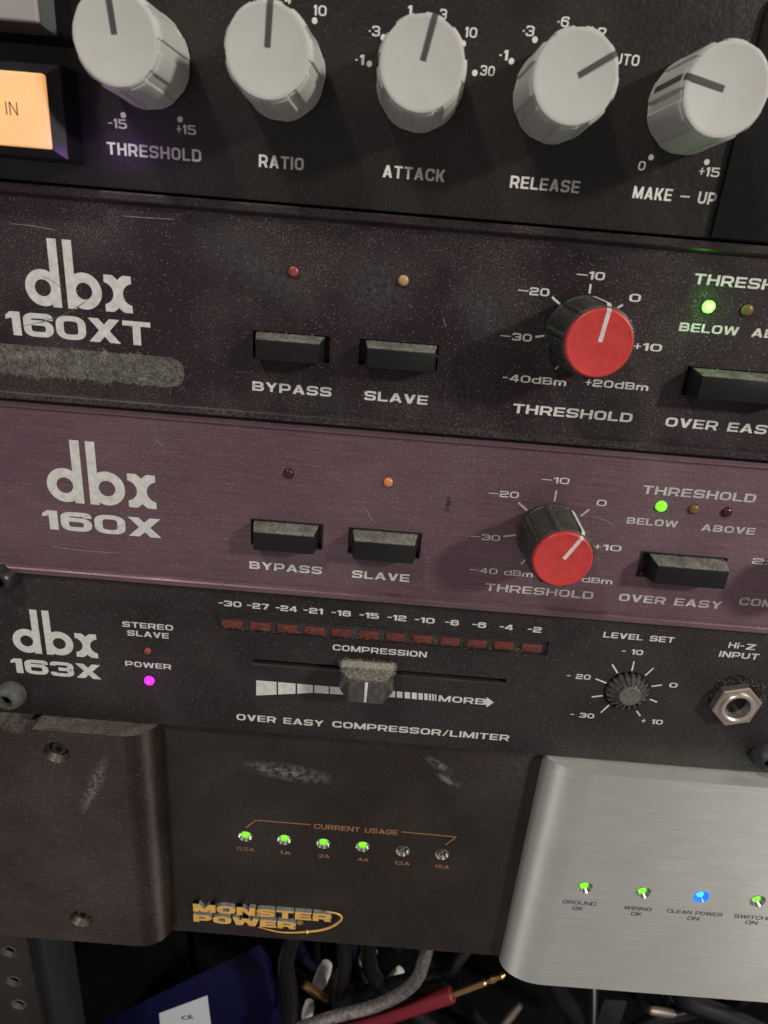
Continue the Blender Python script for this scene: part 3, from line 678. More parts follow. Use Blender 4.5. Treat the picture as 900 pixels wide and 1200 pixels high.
# lint on old adhesive below the logo
a, b = at(0, 407), at(200, 414); c_, d_ = at(0, 441), at(208, 450)
zt, zb, xr = (a.z + b.z) / 2, (c_.z + d_.z) / 2, at(216, 430).x
pts = [(X0 + 2, zb)] + [(xr - 3.2 + 3.2 * math.sin(k * PI / 10), (zt + zb) / 2 - (zt - zb) / 2 * math.cos(k * PI / 10)) for k in range(11)] + [(X0 + 2, zt)]
pts[1:1] = [(x, zb + random.uniform(-.35, .3)) for x in [X0 + 4 + i * 1.1 for i in range(int((xr - 4 - X0 - 4) / 1.1))]]
st = obj('adhesive_strip', extr(B(), pts, .01, -.12), M['lint_dark'], u2, label='grey strip of old adhesive matted with lint')
knots = [(random.uniform(X0 + 22, xr - 1), random.uniform(zb + .3, zt - .2), random.uniform(.5, 1.8)) for _ in range(90)]
def pl():
    if random.random() < .72:
        k = random.choice(knots); x, z = k[0] + random.gauss(0, k[2]), k[1] + random.gauss(0, k[2] * .45)
    else: x, z = random.uniform(X0 + 22, xr), random.triangular(zb - .5, zt, zb + .6)
    return (min(x, xr + .2), -.15 - random.random() * .3, min(z, zt - .05))
obj('lint', fibres(B(), 3000, pl, 1.25, .017, .6), M['lint_strip'], st, smooth=False, recalc=False)
def pl2():
    k = random.choice(knots[:55]); return (k[0] + random.gauss(0, .6), -.4, min(zt - .05, k[1] + random.gauss(0, .35)))
obj('lint', fibres(B(), 1500, pl2, 1.5, .015, .7), M['lint'], st, smooth=False, recalc=False)
patch(u2, 'pale_patch', -30, 121, 20, 6, 0, 'pale_film', -.5)  # three tilted pale patches, grainy and see-through towards the edge
patch(u2, 'pale_patch', -6, 118, 11, 9, 0, 'pale_film', .9)
patch(u2, 'pale_patch', 17, 117, 10, 8, 0, 'pale_film', -1.0)

def scratch(parent, pts, wd, mat, y=0.0, label=None):
    bm = B(); q = curve([at(*p, y) for p in pts], 6); n = len(q); prev = None
    for i, v in enumerate(q):
        d = (q[min(i + 1, n - 1)] - q[max(i - 1, 0)]).normalized(); m = Vector((-d.z, 0, d.x)) * wd / 2 * (.25 + .75 * math.sin(PI * (i + .4) / n)) * random.uniform(.6, 1.2)
        e = [bm.verts.new(v - m + Vector((0, -.055, 0))), bm.verts.new(v + m + Vector((0, -.055, 0)))]
        if prev: bm.faces.new([prev[0], prev[1], e[1], e[0]])
        prev = e
    return obj('scratch_mark', flatfix(bm), M[mat], parent, label=label, smooth=False, recalc=False)
scratch(u2, [(22, 383), (50, 377), (78, 367), (104, 351)], .22, 'scratch_dark')
scratch(u2, [(50, 324), (64, 331), (78, 343)], .14, 'scratch_dark')
for a in ([(143, 253), (170, 255), (205, 257)], [(520, 372), (521, 379), (523, 383)], [(458, 424), (462, 421), (466, 416)], [(12, 262), (40, 265), (66, 270)]): scratch(u2, a, .16, 'scratch_pale')
# ================================================================ third unit: plum, brushed
u3 = threshold_unit('rack_compressor', 'bright plum brushed unit in the middle with a red-capped knob and a lit green lamp', U, 'plum', 'ink_dim',
    [((295, 607.3), (376.7, 644), .6, .9), ((410, 617.3), (490.7, 655), .8, .9), ((753, 646), (843, 683), 1.8, .3)],
    [('BYPASS', (292.3, 666.7), (377.3, 672.5), bold, 'ink'), ('SLAVE', (412.3, 676.7), (479.3, 682), bold, 'ink'), ('THRESHOLD', (568, 692), (694.5, 702), bold, 'ink_dim', .24), ('OVER EASY', (724.5, 703.5), (844.5, 714), bold),
     ('_10', (634, 565), (666.5, 567.5), 1.5, 'ink', .19), ('_20', (572.4, 581), (607.3, 583.8), 1.5, 'ink', .19), ('0', (698.6, 592.3), (710, 593.3), 1.5, 'ink', .19), ('_30', (551.4, 631.5), (585.5, 634), 1.5, 'ink', .19),
     ('+10', (695.7, 643.5), (727.4, 646.3), 1.5, 'ink', .19), ('_40 dBm', (549.7, 670), (623.7, 676.7), 1.5, 'ink', .2), ('+20 dBm', (643, 679), (717, 684.6), 1.5, 'ink', .2),
     ('THRESHOLD', (752, 578.5), (884.4, 588.8), bold), ('BELOW', (733.5, 613.7), (793, 618), 1.7), ('ABOVE', (821, 621.3), (883.6, 627), 1.7),
     ('2:1', (880.5, 660.5), (908, 662.5), 1.5, 'ink', .2), ('COMPRESSION', (865, 708.8), (1004, 719.5), bold)],
    (39.9, 66.6), ((659, 655), (679, 632)),
    [((607.3, 588.7), (617.6, 598)), ((652, 574.7), (649.7, 587.8)), ((690.4, 597), (680.5, 604.7)), ((590, 628.5), (604.8, 627)), ((615.5, 655.7), (610.6, 661.4))],
    [(338.3, 554.7, 1.1, 'led_dark_red'), (455, 565, 1.1, 'orange lamp'), (775, 593.2, 1.25, 'green lamp'), (813, 596.5, 1.15, 'led_brown'), (851.5, 600.2, 1.15, 'led_dark_red')], (1.2, .45))
letter_logo(u3, (55.2, 568.3), (182.6, 577), (100, 570.5))
wide(u3, '160X', (51.7, 620), (189.3, 630), 5.0, t=.285, name='model_number', gap=.10)
a, b = at(526.5, 583), at(526, 602)
bm = B(); fibres(bm, 40, lambda: (a.x + random.gauss(0, .25), -.05, a.z - random.random() * 3.2 + random.gauss(0, .1)), .8, .05, .15)
obj('dirt_mark', bm, M['black'], u3, smooth=False, recalc=False)
for a in ([(183, 514), (186, 518), (191, 524)], [(179, 516), (188, 519)], [(425, 592), (432, 602), (437, 612)], [(262, 632), (275, 627), (290, 622)], [(697, 606), (712, 611), (722, 620)], [(60, 640), (95, 645), (140, 648)]): scratch(u3, a, .22, 'scratch_pale')
# the third unit's knob beyond the right edge throws its shade into the picture
red_knob(u3, 39.9 + 70.5, 66.6, Vector((-.7, 0, .7)))

# ================================================================ fourth unit: half-width, slider
u4 = thing('rack_compressor', 'black half-width unit with a row of dark red meter segments and a dusty slider', 'compressor', (0, 0, 0))
X4 = 115.0
ma, mb_ = at(253.5, 728.5), at(642, 761); mz = (ma.z + mb_.z) / 2; mh = 2.15
sa, sb = at(296, 775), at(593.5, 797.5); sz = (sa.z + sb.z) / 2
lk = (67.55, 23.8); jc = at(859, 822)
leds4 = [(173, 762.6, .95, 'led_red'), (175, 797.5, 1.35, 'magenta lamp')]
cuts = [boxcut(ma.x, mb_.x, mz - mh, mz + mh, -6, 2.5), boxcut(sa.x, sb.x, sz - .62, sz + .62, -6, 2.5), cylcut(*lk, 5.9), cylcut(jc.x, jc.z, 3.6)] + [cylcut(at(p[0], p[1]).x, at(p[0], p[1]).z, p[2] + .1, -3, 2) for p in leds4]
obj('front_panel', cut(box(B(), X0 + 1, X4, 0, 2.8, .2, U - .2, .25), cuts), M['grey_black'], u4, sharp=.4)
obj('chassis', box(B(), X0 + 26, X4 - 8, 8, 160, 2, U - 2), M['black'], u4)
for p in leds4: lamp(u4, *p)
letter_logo(u4, (15.2, 751), (114, 758.5), (50, 752.5), mat='ink')
wide(u4, '163X', (14.4, 787.5), (119, 796.5), 4.6, t=.285, name='model_number', gap=.10)
for q in [('STEREO', (143.6, 734.5), (203, 738.8), 1.65), ('SLAVE', (149.4, 744.6), (198, 748.4), 1.65), ('POWER', (147, 780.6), (200.8, 784.4), 1.65), ('COMPRESSION', (389.7, 761.8), (499.8, 770.4), 1.75),
          ('OVER EASY', (277.3, 843.8), (379, 851.2), 2.05), ('COMPRESSOR/LIMITER', (389.2, 852.2), (596, 868), 2.05), ('MORE', (513.6, 821.6), (566.7, 825.8), 1.95),
          ('LEVEL SET', (706.4, 746.6), (789.4, 753.5), 1.65), ('Hi-', (853, 758.8), (871, 760.5), 1.7), ('Z', (873.5, 761), (884.4, 761.8), 1.7), ('INPUT', (842, 769.3), (888, 773.2), 1.75),
          ('- 10', (728, 765.8), (752.7, 768), 1.55), ('- 20', (663.7, 794.3), (691.4, 796.8), 1.55), ('0', (783.6, 805.3), (793, 806), 1.5), ('- 30', (668, 839.6), (695.5, 842), 1.55), ('+ 10', (751, 847), (775.8, 849.4), 1.55)]:
    wide(u4, q[0], q[1], q[2], q[3], 'ink', t=.25)
for i, (n_, l, r) in enumerate((('30', 256.3, 283), ('27', 289.5, 315), ('24', 322.8, 348), ('21', 355.7, 378.2), ('18', 388.4, 411), ('15', 421, 444), ('12', 453.8, 476), ('10', 485.7, 509), ('8', 521, 537.3), ('6', 553, 569.3), ('4', 585, 600.7), ('2', 617.8, 634))):
    yl = 709.5 + (l - 256.3) * .0850; yr = 709.5 + (r - 256.3) * .0850
    wide(u4, '-' + n_, (l, yl), (r, yr), 1.62, 'ink', t=.26, gap=.14)
ticks(u4, [((717.4, 778.6), (723.8, 788.7)), ((743, 775), (740.5, 786)), ((765.7, 783), (756, 791.6)), ((775.8, 802.6), (763.4, 804.3)), ((770, 822.8), (761.3, 819.3)), ((750.4, 839), (746, 833)), ((697.8, 795.3), (710.8, 800.5)), ((693.4, 816.7), (707, 815)), ((704, 835), (714, 826))], .42)
# bar scale under the slider, its two wedges and the arrow
bm = B()
def quad_px(*ps): bm.faces.new([bm.verts.new(at(*p) + Vector((0, -.03, 0))) for p in ps])
L_ = [(275, 368), (375, 455), (463, 535), (542, 607), (613, 675)]
def kp(x, y): return (230 + x / 3.913, 680 + y / 3.913)
def lo_(x): return 528 - 12 * min(1, (x - 275) / 260) + 10 * max(0, (x - 535) / 175)
for x0, x1 in L_: quad_px(kp(x0, 458 + (x0 - 275) * .085), kp(x1, 458 + (x1 - 275) * .085), kp(x1, lo_(x1)), kp(x0, lo_(x0)))
bm.faces.new([bm.verts.new(at(*kp(*p)) + Vector((0, -.03, 0))) for p in ((681, 490), (714, 526), (681, 521))])
def lp(x, y): return (430 + x / 3.913, 680 + y / 3.913)
bm.faces.new([bm.verts.new(at(*lp(*p)) + Vector((0, -.03, 0))) for p in ((95, 506), (95, 533), (54, 530))])
for x0, x1 in [(99, 129), (137, 163), (173, 198), (206, 229), (236, 256), (263, 278), (284, 294), (299, 307), (312, 318)]:
    quad_px(lp(x0, 506 + (x0 - 95) * .075), lp(x1, 506 + (x1 - 95) * .075), lp(x1, 534 + (x1 - 95) * .085), lp(x0, 534 + (x0 - 95) * .085))
bm.faces.new([bm.verts.new(at(*lp(*p)) + Vector((0, -.03, 0))) for p in ((532, 545), (548, 546), (548, 535), (582, 560), (548, 582), (548, 570), (532, 569))])
obj('slider_scale', flatfix(bm), M['ink'], u4, smooth=False, recalc=False)
# meter window with twelve segments
mw = obj('level_meter', box(B(), ma.x - .2, mb_.x + .2, .9, 1.6, mz - mh - .2, mz + mh + .2), M['meter'], u4)
for l, r in ((259.4, 284.2), (292.6, 316.9), (325, 348.3), (357, 380.3), (388.4, 411.5), (421, 443.4), (452.5, 474.7), (483.7, 506.7), (516.4, 538.6), (547.6, 570), (579, 601.7), (611, 635.2)):
    c0, c1 = at(l, 731 + (l - 260) * .0795, .5), at(r, 731 + (r - 260) * .0795, .5); zc = (c0.z + c1.z) / 2
    obj('meter_segment', box(B(), c0.x, c1.x, .45, 1.0, zc - 1.12, zc + 1.12, .12), M['segment'], mw)
def pl(): return (random.uniform(ma.x, mb_.x), random.uniform(.2, .8), mz - mh + abs(random.gauss(0, 1.2)))
obj('lint', fibres(B(), 420, pl, 1.1, .016, 0), M['lint'], mw, smooth=False, recalc=False)
obj('slider_track', box(B(), sa.x - .3, sb.x + .3, 2.5, 2.7, sz - .8, sz + .8), M['hole'], u4)
obj('track_edge', box(B(), sa.x, sb.x, -.06, .3, sz - 1.35, sz - .66, .05), M['meter'], u4)
# slider cap: wide at the panel, narrowing to the front, matted with lint on top
cx = at(431, 784).x; w0, w1 = 7.0, 4.3; zb, zt = sz - 4.0, sz + 2.8
prof = [(-w0, -.7), (w0, -.7), (w0, -3.6), (w1, -8.6), (-w1, -8.6), (-w0, -3.6)]
bm = B(); a = [bm.verts.new((cx + x, y, zb)) for x, y in prof]; b = [bm.verts.new((cx + x, y, zt)) for x, y in prof]
bm.faces.new(a); bm.faces.new(b[::-1])
for i in range(6): bm.faces.new([a[i], b[i], b[(i + 1) % 6], a[(i + 1) % 6]])
bmesh.ops.recalc_face_normals(bm, faces=bm.faces[:]); bmesh.ops.bevel(bm, geom=bm.edges[:], offset=.3, segments=2, profile=.5, affect='EDGES')
sl = obj('slider_cap', bm, M['fluted'], u4)
obj('slider_stem', box(B(), cx - 1.6, cx + 1.6, -1, 2.4, sz - .4, sz + .4), M['black'], sl)
obj('pointer_line', box(B(), cx - .38, cx + .30, -8.72, -8.5, zb + .4, zt - .35, .05), M['ink'], sl)
bm = B(); box(bm, cx - w0 + .4, cx + w0 - .4, -3.4, -.9, zt, zt + .25)
def pl():
    u = random.random(); v = random.random(); dpt = .5 + 8.0 * v; half = w0 if dpt < 3.6 else w0 - (dpt - 3.6) / 5 * (w0 - w1)
    return (cx + random.uniform(-half, half), -dpt, zt + random.random() * .4)
obj('lint', fibres(bm, 4200, pl, 1.0, .024, 0), M['lint'], sl, smooth=False, recalc=False)
# level control: fluted knob in a round well
def flut(a, r, h):
    return r - (.8 * r / 5 if math.sin(a * 20) > 0 else 0)
bm = lathe(B(), lk[0] + .2, lk[1] - .1, [(5.3, -5), (5.72, -.3), (5.5, .7), (3.1, 1.9), (2.9, 2.1)], 160, 0, lambda a, r, h: flut(a, r, h) if h < 2.0 else 2.9)
kb = obj('control_knob', bm, M['fluted'], u4, sharp=.3)
obj('knob_cap', lathe(B(), lk[0] + .2, lk[1] - .1, [(2.85, 2.0), (2.85, 2.3), (2.6, 2.45), (1.5, 2.35)], 48), M['cap_grey'], kb)
obj('knob_well', lathe(B(), *lk, [(5.85, -.3), (5.85, -6), (.4, -6)], 48), M['hole'], u4)
# jack socket with its nut
jw = obj('jack_socket', lathe(B(), jc.x + .6, jc.z + 1.2, [(7.2, -.02), (7.2, .25), (7.0, .35), (5, .35)], 60), M['black_gloss'], u4)
bm = B(); hexr = []
for r, h in ((6.4, .3), (6.4, 2.2), (6.05, 2.55)): hexr.append((r, h))
lathe(bm, jc.x, jc.z, hexr, 6, 0, cap=False, ang0=.28)
R6 = [v for v in bm.verts if abs(v.co.y + 2.55) < .01]; R6.sort(key=lambda v: math.atan2(v.co.z - jc.z, v.co.x - jc.x))
ir = [bm.verts.new((jc.x + 3.9 * math.cos(math.atan2(v.co.z - jc.z, v.co.x - jc.x) + 0), -2.6, jc.z + 3.9 * math.sin(math.atan2(v.co.z - jc.z, v.co.x - jc.x)))) for v in R6]
for i in range(6): bm.faces.new([R6[i], R6[(i + 1) % 6], ir[(i + 1) % 6], ir[i]])
obj('hex_nut', bm, M['nickel'], jw, sharp=.25)
obj('socket_ring', lathe(B(), jc.x, jc.z, [(4.35, 2.3), (4.35, 3.0), (4.2, 3.2), (3.7, 3.2), (3.25, 2.9), (3.15, -1.5)], 48, cap=False), M['ring'], jw)
obj('socket_hole', lathe(B(), jc.x, jc.z, [(3.19, -1.0), (3.19, -8), (.3, -8)], 32), M['hole'], jw)
obj('lint', fibres(B(), 240, lambda: (lambda a, r: (jc.x + .3 + r * math.cos(a), -.4, jc.z + .9 + r * math.sin(a)))(random.uniform(-.3, PI + .3), random.uniform(5.6, 7.6)), .9, .018, .3), M['lint'], jw, smooth=False, recalc=False)
for (px, py), mt, r in (((15, 812), 'screw', 3.9), ((7, 675), 'screw_black', 3.5), ((894, 884), 'screw_dark', 3.6)):
    p = at(px, py); pan_screw(u4, p.x, p.z, -.02, r, mt, 4.0, 'black round-headed screw' if mt == 'screw_black' else 'dull grey round-headed screw')

# ================================================================ power conditioner at the bottom
u5 = thing('power_conditioner', 'bottom power conditioner with dark brown centre panel and thick silver right panel', 'power unit', (0, 0, -2 * U))
ZB, ZT = -2 * U + 1.4, -.25
CY = 2.2
ledc = [(287.6, 980, 1), (333.2, 984, 1), (379, 988.5, 1), (425, 992, 1), (472, 997.5, 0), (518, 1001.5, 0)]
cen = box(B(), -70, 62, CY, CY + 2.5, -86.0, ZT, .1)
cpos = [at(x, y, CY) for x, y, _ in ledc]
obj('centre_panel', cut(cen, [cylcut(p.x, p.z, 2.0, -2, CY + 3) for p in cpos]), M['brown_black'], u5, sharp=.4)
def lit_hole(parent, p, y, r0, mat, depth=2.4, liner='chrome', lab=None):
    b_ = obj('indicator_light', lathe(B(), p.x, p.z, [(r0 * 1.06, .02), (r0 * 1.0, .12), (r0 * .95, -.05), (r0 * .56, -1.7)], 32, y, cap=False), M[liner], parent, label=lab)
    obj('lamp_lens', lathe(B(), p.x, p.z, [(r0 * .56, -2.2), (r0 * .50, -1.2), (r0 * .47, -.85), (r0 * .34, -.55), (r0 * .1, -.45)], 24, y), M[mat], b_)
    if mat == 'blue lamp': glow_point(p, .9, *SPILL[mat])
for p, (_, _, on) in zip(cpos, ledc): lit_hole(u5, p, CY, 2.0, 'green lamp' if on else 'led_clear', lab='lit green lamp' if on else 'unlit lamp')
for t_, l, r in (('0.5A', (278, 996), (298, 997.6)), ('1A', (328, 1000.6), (341, 1001.8)), ('2A', (373, 1004.4), (386, 1005.6)), ('4A', (419, 1008.6), (432, 1009.6)), ('12A', (462.5, 1012.6), (480, 1014.2)), ('15A', (509.5, 1016.8), (526, 1018.2))):
    grot(u5, t_.replace('.', ','), l, r, 1.35, 'ink_orange', CY, .17)
wide(u5, 'CURRENT USAGE', (368, 970.6), (466, 978.6), 1.9, 'ink_orange', CY, .21)
for sg in ([((288, 970), (300, 961)), ((299.5, 961), (364, 966.4))], [((470.8, 974.8), (535.5, 980.8)), ((535, 980.6), (522, 990))]):
    ticks(u5, sg, .34, 'ink_orange', CY).name = 'printed_line'
# gold nameplate
x0, x1, z = span((226.5, 1067), (388, 1080.6), CY - 1.2)
bm = wide_text('MONSTER', x0, x1, z, 3.5, CY - 1.3, .34, .08)
xa, xb, z2 = span((227, 1078.6), (346.5, 1089), CY - 1.2)
bm2 = wide_text('POWER', xa, xb, z2 - .1, 3.3, CY - 1.31, .34, .08)
def raised(bm, y0):
    out = B()
    for k, f in enumerate(bm.faces):
        extr(out, [(v.co.x, v.co.z) for v in f.verts], y0, f.verts[0].co.y + .01)
    return out
rz = raised(bm, CY - .01); r2 = raised(bm2, CY - .01)
m_ = bpy.data.meshes.new('m'); r2.to_mesh(m_); r2.free(); rz.from_mesh(m_); bpy.data.meshes.remove(m_)
bd = obj('nameplate', rz, M['badge'], u5, smooth=False)
obj('name_lettering', flatfix(bm), M['gold'], bd, smooth=False, recalc=False)
obj('name_lettering', flatfix(bm2), M['gold'], bd, smooth=False, recalc=False)
p = at(351.5, 1081.5, CY - 1.3); bm = B()
for i in range(24):
    a, b = 2 * PI * i / 24, 2 * PI * (i + 1) / 24
    bm.faces.new([bm.verts.new((p.x + r * math.cos(q), CY - 1.24, p.z + r * math.sin(q))) for r, q in ((.95, a), (.95, b), (.75, b), (.75, a))])
obj('registered_mark', flatfix(bm), M['gold'], bd, smooth=False, recalc=False)
obj('registered_mark', flatfix(font_text('R', p.x - .38, p.x + .38, p.z - .48, .96, CY - 1.22, .01)), M['gold'], bd, smooth=False, recalc=False)
sw = curve([at(382, 1068, CY - 1.3), at(396, 1071, CY - 1.3), at(400.5, 1076, CY - 1.3), at(394, 1083, CY - 1.3), at(380, 1089, CY - 1.3), at(359, 1092, CY - 1.3), at(330, 1092.5, CY - 1.3), at(303, 1086.5, CY - 1.3)], 8)
nn = len(sw); bm = tube(B(), sw, [.10 + .28 * math.sin(PI * min(1, (i + 3) / nn)) for i in range(nn)], 8)
bmesh.ops.create_uvsphere(bm, u_segments=12, v_segments=8, radius=.6, matrix=__import__('mathutils').Matrix.Translation(at(360, 1092, CY - 1.35)))
obj('name_swoosh', bm, M['gold'], bd)
def pl(): return (random.uniform(x0, x1), CY - 1.25 - random.random() * .1, z + 3.8 + random.gauss(0, .15))
obj('lint', fibres(B(), 120, pl, .7, .02, 0), M['lint'], bd, smooth=False, recalc=False)
# scuffs on the centre panel
for px, py, rx, rz, ro in ((338, 905, 14.5, 3.6, -.12), (515, 897, 5.5, 1.8, -.6), (525, 914, 5.0, 1.6, -.5)):
    q = at(px, py, CY); patch(u5, 'scuff_mark', q.x, q.z, rx, rz, CY, 'scuff', ro)
# the two thick side panels: rounded inner end, flat front
FY = -5.0
def side_panel(xin, xout, z0, z1, sgn, ex):
    """plan outline extruded upward; xin is the rounded inner end"""
    n = 14; prof = [(xin, CY + 2.5)] + [(xin + sgn * ex * (1 - math.cos(k * PI / 2 / n)), CY - (CY - FY) * math.sin(k * PI / 2 / n)) for k in range(n + 1)] + [(xout, FY), (xout, CY + 2.5)]
    bm = B(); a = [bm.verts.new((x, y, z0)) for x, y in prof]; b = [bm.verts.new((x, y, z1)) for x, y in prof]; m = len(prof)
    bm.faces.new(a); bm.faces.new(b[::-1])
    for i in range(m): bm.faces.new([a[i], b[i], b[(i + 1) % m], a[(i + 1) % m]])
    return bm
h1, h2 = at(66, 882, FY), at(95, 1077, FY)
n1 = at(28, 826, 0); n2 = at(886, 882, 0)
lb = cut(side_panel(-57.3, X0, -84.2, ZT - .15, -1, 8.5), [cylcut(n1.x, n1.z, 5.6, -8, 8), lathe(B(), h1.x, h1.z, [(2.4, -2.5), (3.7, .3)], 40, FY, capb=True), lathe(B(), h2.x, h2.z, [(2.4, -2.5), (3.7, .3)], 40, FY, capb=True)])
lp_ = obj('side_panel', lb, M['bracket'], u5, label='dark brown side panel with two sunk screws and a white scratch', sharp=.35)
for h in (h1, h2):
    s_ = obj('sunk_screw', lathe(B(), h.x, h.z, [(2.38, -2.45), (2.1, -1.6), (1.3, -1.4)], 32, FY), M['screw_black'], lp_)
    obj('hex_socket', lathe(B(), h.x, h.z, [(1.1, -1.36)], 6, FY), M['hole'], s_)
q1, q2 = at(124, 888, FY), at(97, 952, FY); qm = (q1 + q2) / 2; dv = q1 - q2
obj_ = patch(lp_, 'scratch_mark', qm.x, qm.z, dv.length * .62, 2.3, FY, 'scuff', math.atan2(dv.z, dv.x))
ledr = [(685.4, 1040, 'green lamp'), (753.8, 1046, 'green lamp'), (821.8, 1051, 'blue lamp'), (888, 1056, 'green lamp')]
rpos = [at(x, y, FY) for x, y, _ in ledr]
rb = cut(side_panel(50.2, 170, -87.6, ZT - .15, 1, 13), [cylcut(n2.x, n2.z, 5.6, -8, 8)] + [lathe(B(), p.x, p.z, [(1.2, -2.9), (2.2, .2)], 36, FY, capb=True) for p in rpos])
rp_ = obj('side_panel', rb, M['silver'], u5, label='thick silver brushed panel with four lit lamps', sharp=.35)
for p, (_, _, m_) in zip(rpos, ledr):
    lit_hole(rp_ if False else u5, p, FY, 2.2, m_, 2.3, 'chrome' if m_ != 'blue lamp' else 'blue_glass', 'lit blue lamp' if m_ == 'blue lamp' else 'lit green lamp')
for t_, l, r in (('GROUND', (659, 1058.6), (698, 1061.6)), ('OK', (670.7, 1066), (682.8, 1067.2)), ('WIRING', (730.8, 1065.4), (762.9, 1068.2)), ('OK', (739, 1072.4), (751.5, 1073.6)),
                 ('CLEAN POWER', (781, 1069.3), (846, 1074.3)), ('ON', (804.8, 1077.8), (818.4, 1079)), ('SWITCHED', (859.6, 1075.2), (911, 1079.5)), ('ON', (872.8, 1082.4), (886.8, 1083.6))):
    wide(u5, t_, l, r, 1.55, 'ink_black', FY, .20)

# ================================================================ below the rack units: rail, cables, adapter
rl = at(31, 1100, 6).x
holes = [at(10.5, 1115, 6), at(16, 1150, 6), at(22, 1177, 6)]
rr = thing('rack_rail', 'brown painted rack rail with round screw holes at the lower left', 'rail', (rl - 8, 7, -230))
rail = cut(box(B(), rl - 22, rl, 6, 8, -230, 250, .2), [cylcut(h.x, h.z, 2.6, 2, 12, 24) for h in holes])
obj('rail_face', rail, M['rail'], rr, sharp=.4); obj('rail_web', box(B(), rl - 24, rl - 22.02, 6, 40, -230, 250), M['rail'], rr)
for h in holes: obj('hole_edge', lathe(B(), h.x, h.z, [(2.7, .02), (2.65, .2), (2.5, .2), (2.4, -1.5)], 24, 6, cap=False), M['screw'], rr)
p = at(50, 1150, 14)
solo('plastic_strip', box(B(), p.x - 4.5, p.x + 4.5, 12, 30, -240, -80, 1.0), M['cable_grey'], 'dark grey plastic strip standing right of the rack rail', 'strip')
# blue box with a sticker, lying tilted
DY = 42
A, Bq, D = at(306, 1104, DY), at(331, 1205, DY), at(125, 1193, DY)
e1 = (D - A) * 1.5; e2 = (Bq - A) * 1.7
bb = thing('adapter_box', 'dark blue plastic box lying tilted below the units with a white sticker', 'box', tuple(A + e1 / 2 + e2))
bm = B(); bk = Vector((2, 10, -22))
hull8(bm, [A + bk, A + e1 + bk, A + e1 + e2 + bk, A + e2 + bk], [A, A + e1, A + e1 + e2, A + e2], 1.5, 3)
obj('box_body', bm, M['blue'], bb)
q = [at(186.5, 1187.5, DY - .2), at(243, 1166.5, DY - .2), at(249, 1215, DY - .2), at(190, 1232, DY - .2)]
bm = B(); bm.faces.new([bm.verts.new(v) for v in q]); stk = obj('sticker', flatfix(bm), M['paper'], bb, smooth=False, recalc=False)
def tilt_text(t_, px, py, wpx, hmm, ang):
    p = at(px, py, DY - .5); p2 = at(px + wpx, py, DY - .5); bm = font_text(t_, 0, p2.x - p.x, 0, hmm, 0, .02)
    c, s = math.cos(ang), math.sin(ang)
    for v in bm.verts: v.co = Vector((p.x + v.co.x * c - v.co.z * s, DY - .35, p.z + v.co.x * s + v.co.z * c))
    return obj('printed_label', flatfix(bm), M['ink_black'], stk, smooth=False, recalc=False)
tilt_text('CE', 214, 1196, 14, 2.6, .36)
def cable(name, pts, r, mat, label, cat='cable', group=None):
    return solo(name, tube(B(), curve(pts, 12), r, 12), M[mat], label, cat, group)
cable('braided_cable', [at(502, 1096, 14), at(499, 1118, 17), at(484, 1153, 22), at(444, 1177, 26), at(386, 1193, 28), at(330, 1212, 30)], 2.4, 'braid', 'silver braided cable curving across the dark gap left of the red plug')
# red plug with a brass tip
a, b, c = at(430, 1199, 30), at(531, 1165, 30), at(592, 1142, 30)
pg = thing('audio_plug', 'red audio plug with a brass tip pointing under the silver panel', 'plug', tuple(a))
dr = (b - a).normalized(); dt = (c - b).normalized()
obj('plug_sleeve', tube(B(), [a - dr * 14, a - dr * 2, a, b - dr * .6, b], [2.4, 2.5, 3.1, 3.1, 2.6], 20), M['plug_red'], pg)
L1 = (c - b).length
obj('plug_tip', tube(B(), [b, b + dt * L1 * .62, b + dt * L1 * .64, b + dt * L1 * .70, b + dt * L1 * .72, b + dt * L1 * .78, b + dt * L1 * .86, b + dt * L1 * .95, c], [1.55, 1.55, 1.1, 1.1, 1.5, 1.6, 1.0, 1.5, .5], 16), M['brass'], pg)
p = at(695, 1150, 16)
solo('metal_rod', tube(B(), [at(696, 1140, 16), at(696, 1175, 16), at(695, 1215, 16)], 1.35, 14), M['chrome'], 'bright round metal rod hanging down below the silver panel', 'rod')
for pts, r, lab in (([(222, 1080, 70), (225, 1115, 72), (231, 1145, 75), (236, 1190, 80)], 1.8, 'thin black cable hanging right of the dark side panel'),
                    ([(345, 1090, 22), (335, 1130, 26), (340, 1165, 30), (338, 1215, 32)], 3.2, 'black cable beside the right edge of the blue box'),
                    ([(400, 1090, 30), (404, 1130, 34), (398, 1165, 38), (402, 1215, 40)], 3.0, 'black cable hanging behind the silver braided cable'),
                    ([(432, 1090, 40), (436, 1140, 44), (470, 1175, 46), (520, 1215, 48)], 3.4, 'black cable bending behind the red plug'),
                    ([(560, 1090, 40), (540, 1120, 36), (520, 1140, 38), (470, 1150, 44), (420, 1165, 50)], 2.8, 'black cable crossing under the centre panel'),
                    ([(640, 1130, 34), (655, 1165, 36), (672, 1190, 38), (676, 1230, 40)], 4.0, 'thick black cable left of the metal rod'),
                    ([(790, 1140, 34), (800, 1170, 36), (850, 1190, 38), (905, 1215, 40)], 4.0, 'thick black cable at the lower right under the silver panel'),
                    ([(900, 1150, 44), (850, 1178, 46), (770, 1195, 48), (720, 1220, 48)], 3.0, 'black cable sloping down at the far lower right')):
    cable('black_cable', [at(*q) for q in pts], r, 'cable', lab, group='black cables under the rack units')
random.seed(21)
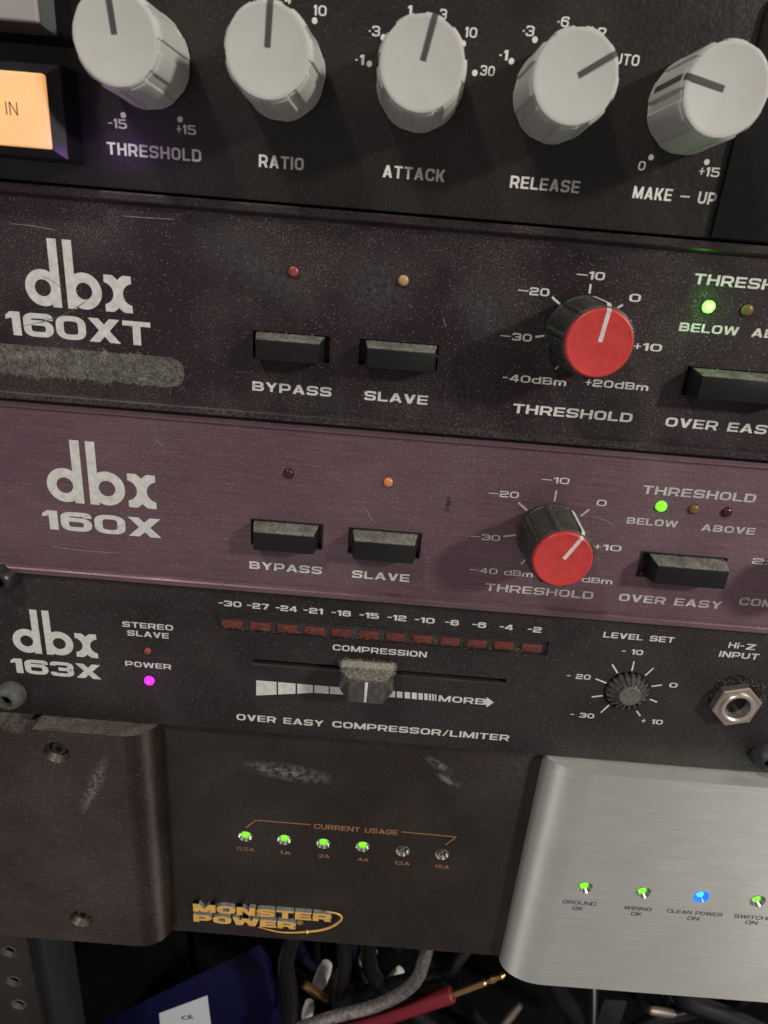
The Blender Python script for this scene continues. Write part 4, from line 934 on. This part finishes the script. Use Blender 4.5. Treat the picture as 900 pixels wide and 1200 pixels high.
for k in range(16):
    x = random.uniform(330, 900); y0 = random.uniform(52, 120); sl_ = random.uniform(-120, 120)
    cable('black_cable', [at(x, 1085, y0), at(x + sl_ * .3, 1125, y0 + 4), at(x + sl_ * .8 + random.uniform(-30, 30), 1165, y0 + 8), at(x + sl_ * 1.3, 1235, y0 + 14)],
          random.uniform(1.5, 3.6), random.choice(('cable', 'cable', 'cable_grey', 'cable_blue')), 'one of the dark cables in the tangle behind the front cables', group='dark cables in the tangle behind')
cable('grey_cable', [at(738, 1140, 50), at(752, 1165, 52), at(760, 1190, 54), at(800, 1225, 54)], 3.0, 'cable_grey', 'dark grey cable right of the metal rod')
def blob(name, px, py, y, dx, dz, ln, r, mat, label, cat):
    p = at(px, py, y); d = Vector((dx, .2, dz)).normalized() * ln / 2
    return solo(name, tube(B(), [p - d, p - d * .94, p - d * .5, p + d * .3, p + d * .94, p + d], [r * .5, r * .85, r, r, r * .8, r * .4], 16), M[mat], label, cat)
blob('white_connector', 378, 1143, 48, .28, 1, 13, 3.1, 'white', 'tall white connector between the blue box and the braided cable', 'connector')
blob('white_connector', 431, 1122, 60, .3, 1, 9, 4.0, 'white', 'small white connector high up under the centre panel', 'connector')
blob('white_connector', 361, 1185, 46, .1, 1, 10, 2.6, 'white', 'low white connector at the right side of the blue box', 'connector')
blob('white_connector', 464, 1144, 56, .6, 1, 8, 2.8, 'white', 'white connector directly above the red plug', 'connector')
blob('brass_plug', 369, 1162, 38, .8, -1, 17, 1.9, 'brass', 'worn brass plug lying slanted over the white connectors', 'plug')
blob('metal_plug', 452, 1158, 48, .7, .5, 9, 1.5, 'chrome', 'small bright metal plug end just above the silver braided cable', 'plug')
blob('metal_plug', 776, 1186, 46, .9, -.4, 16, 2.0, 'nickel', 'dull metal plug lying under the silver panel right of the strap', 'plug')
blob('metal_plug', 600, 1190, 52, .5, .8, 14, 1.8, 'nickel', 'dull metal plug standing below the brass tip of the red plug', 'plug')
q = at(716, 1185, 40); cl = solo('checked_strap', box(B(), q.x - 5, q.x + 5, 39, 40, q.z - 8, q.z + 8, .3), M['cable_grey'], 'dark woven strap end to the right of the metal rod', 'strap')
fl = obj('rack_floor', box(B(), -200, 440, -60, 480, -262, -258), M['floor']); fl['kind'] = 'structure'
bk_ = obj('rack_back', box(B(), -200, 440, 480, 484, -258, 260), M['floor']); bk_['kind'] = 'structure'
sd = obj('rack_side', box(B(), -204, -200, 10, 484, -258, 260), M['floor']); sd['kind'] = 'structure'
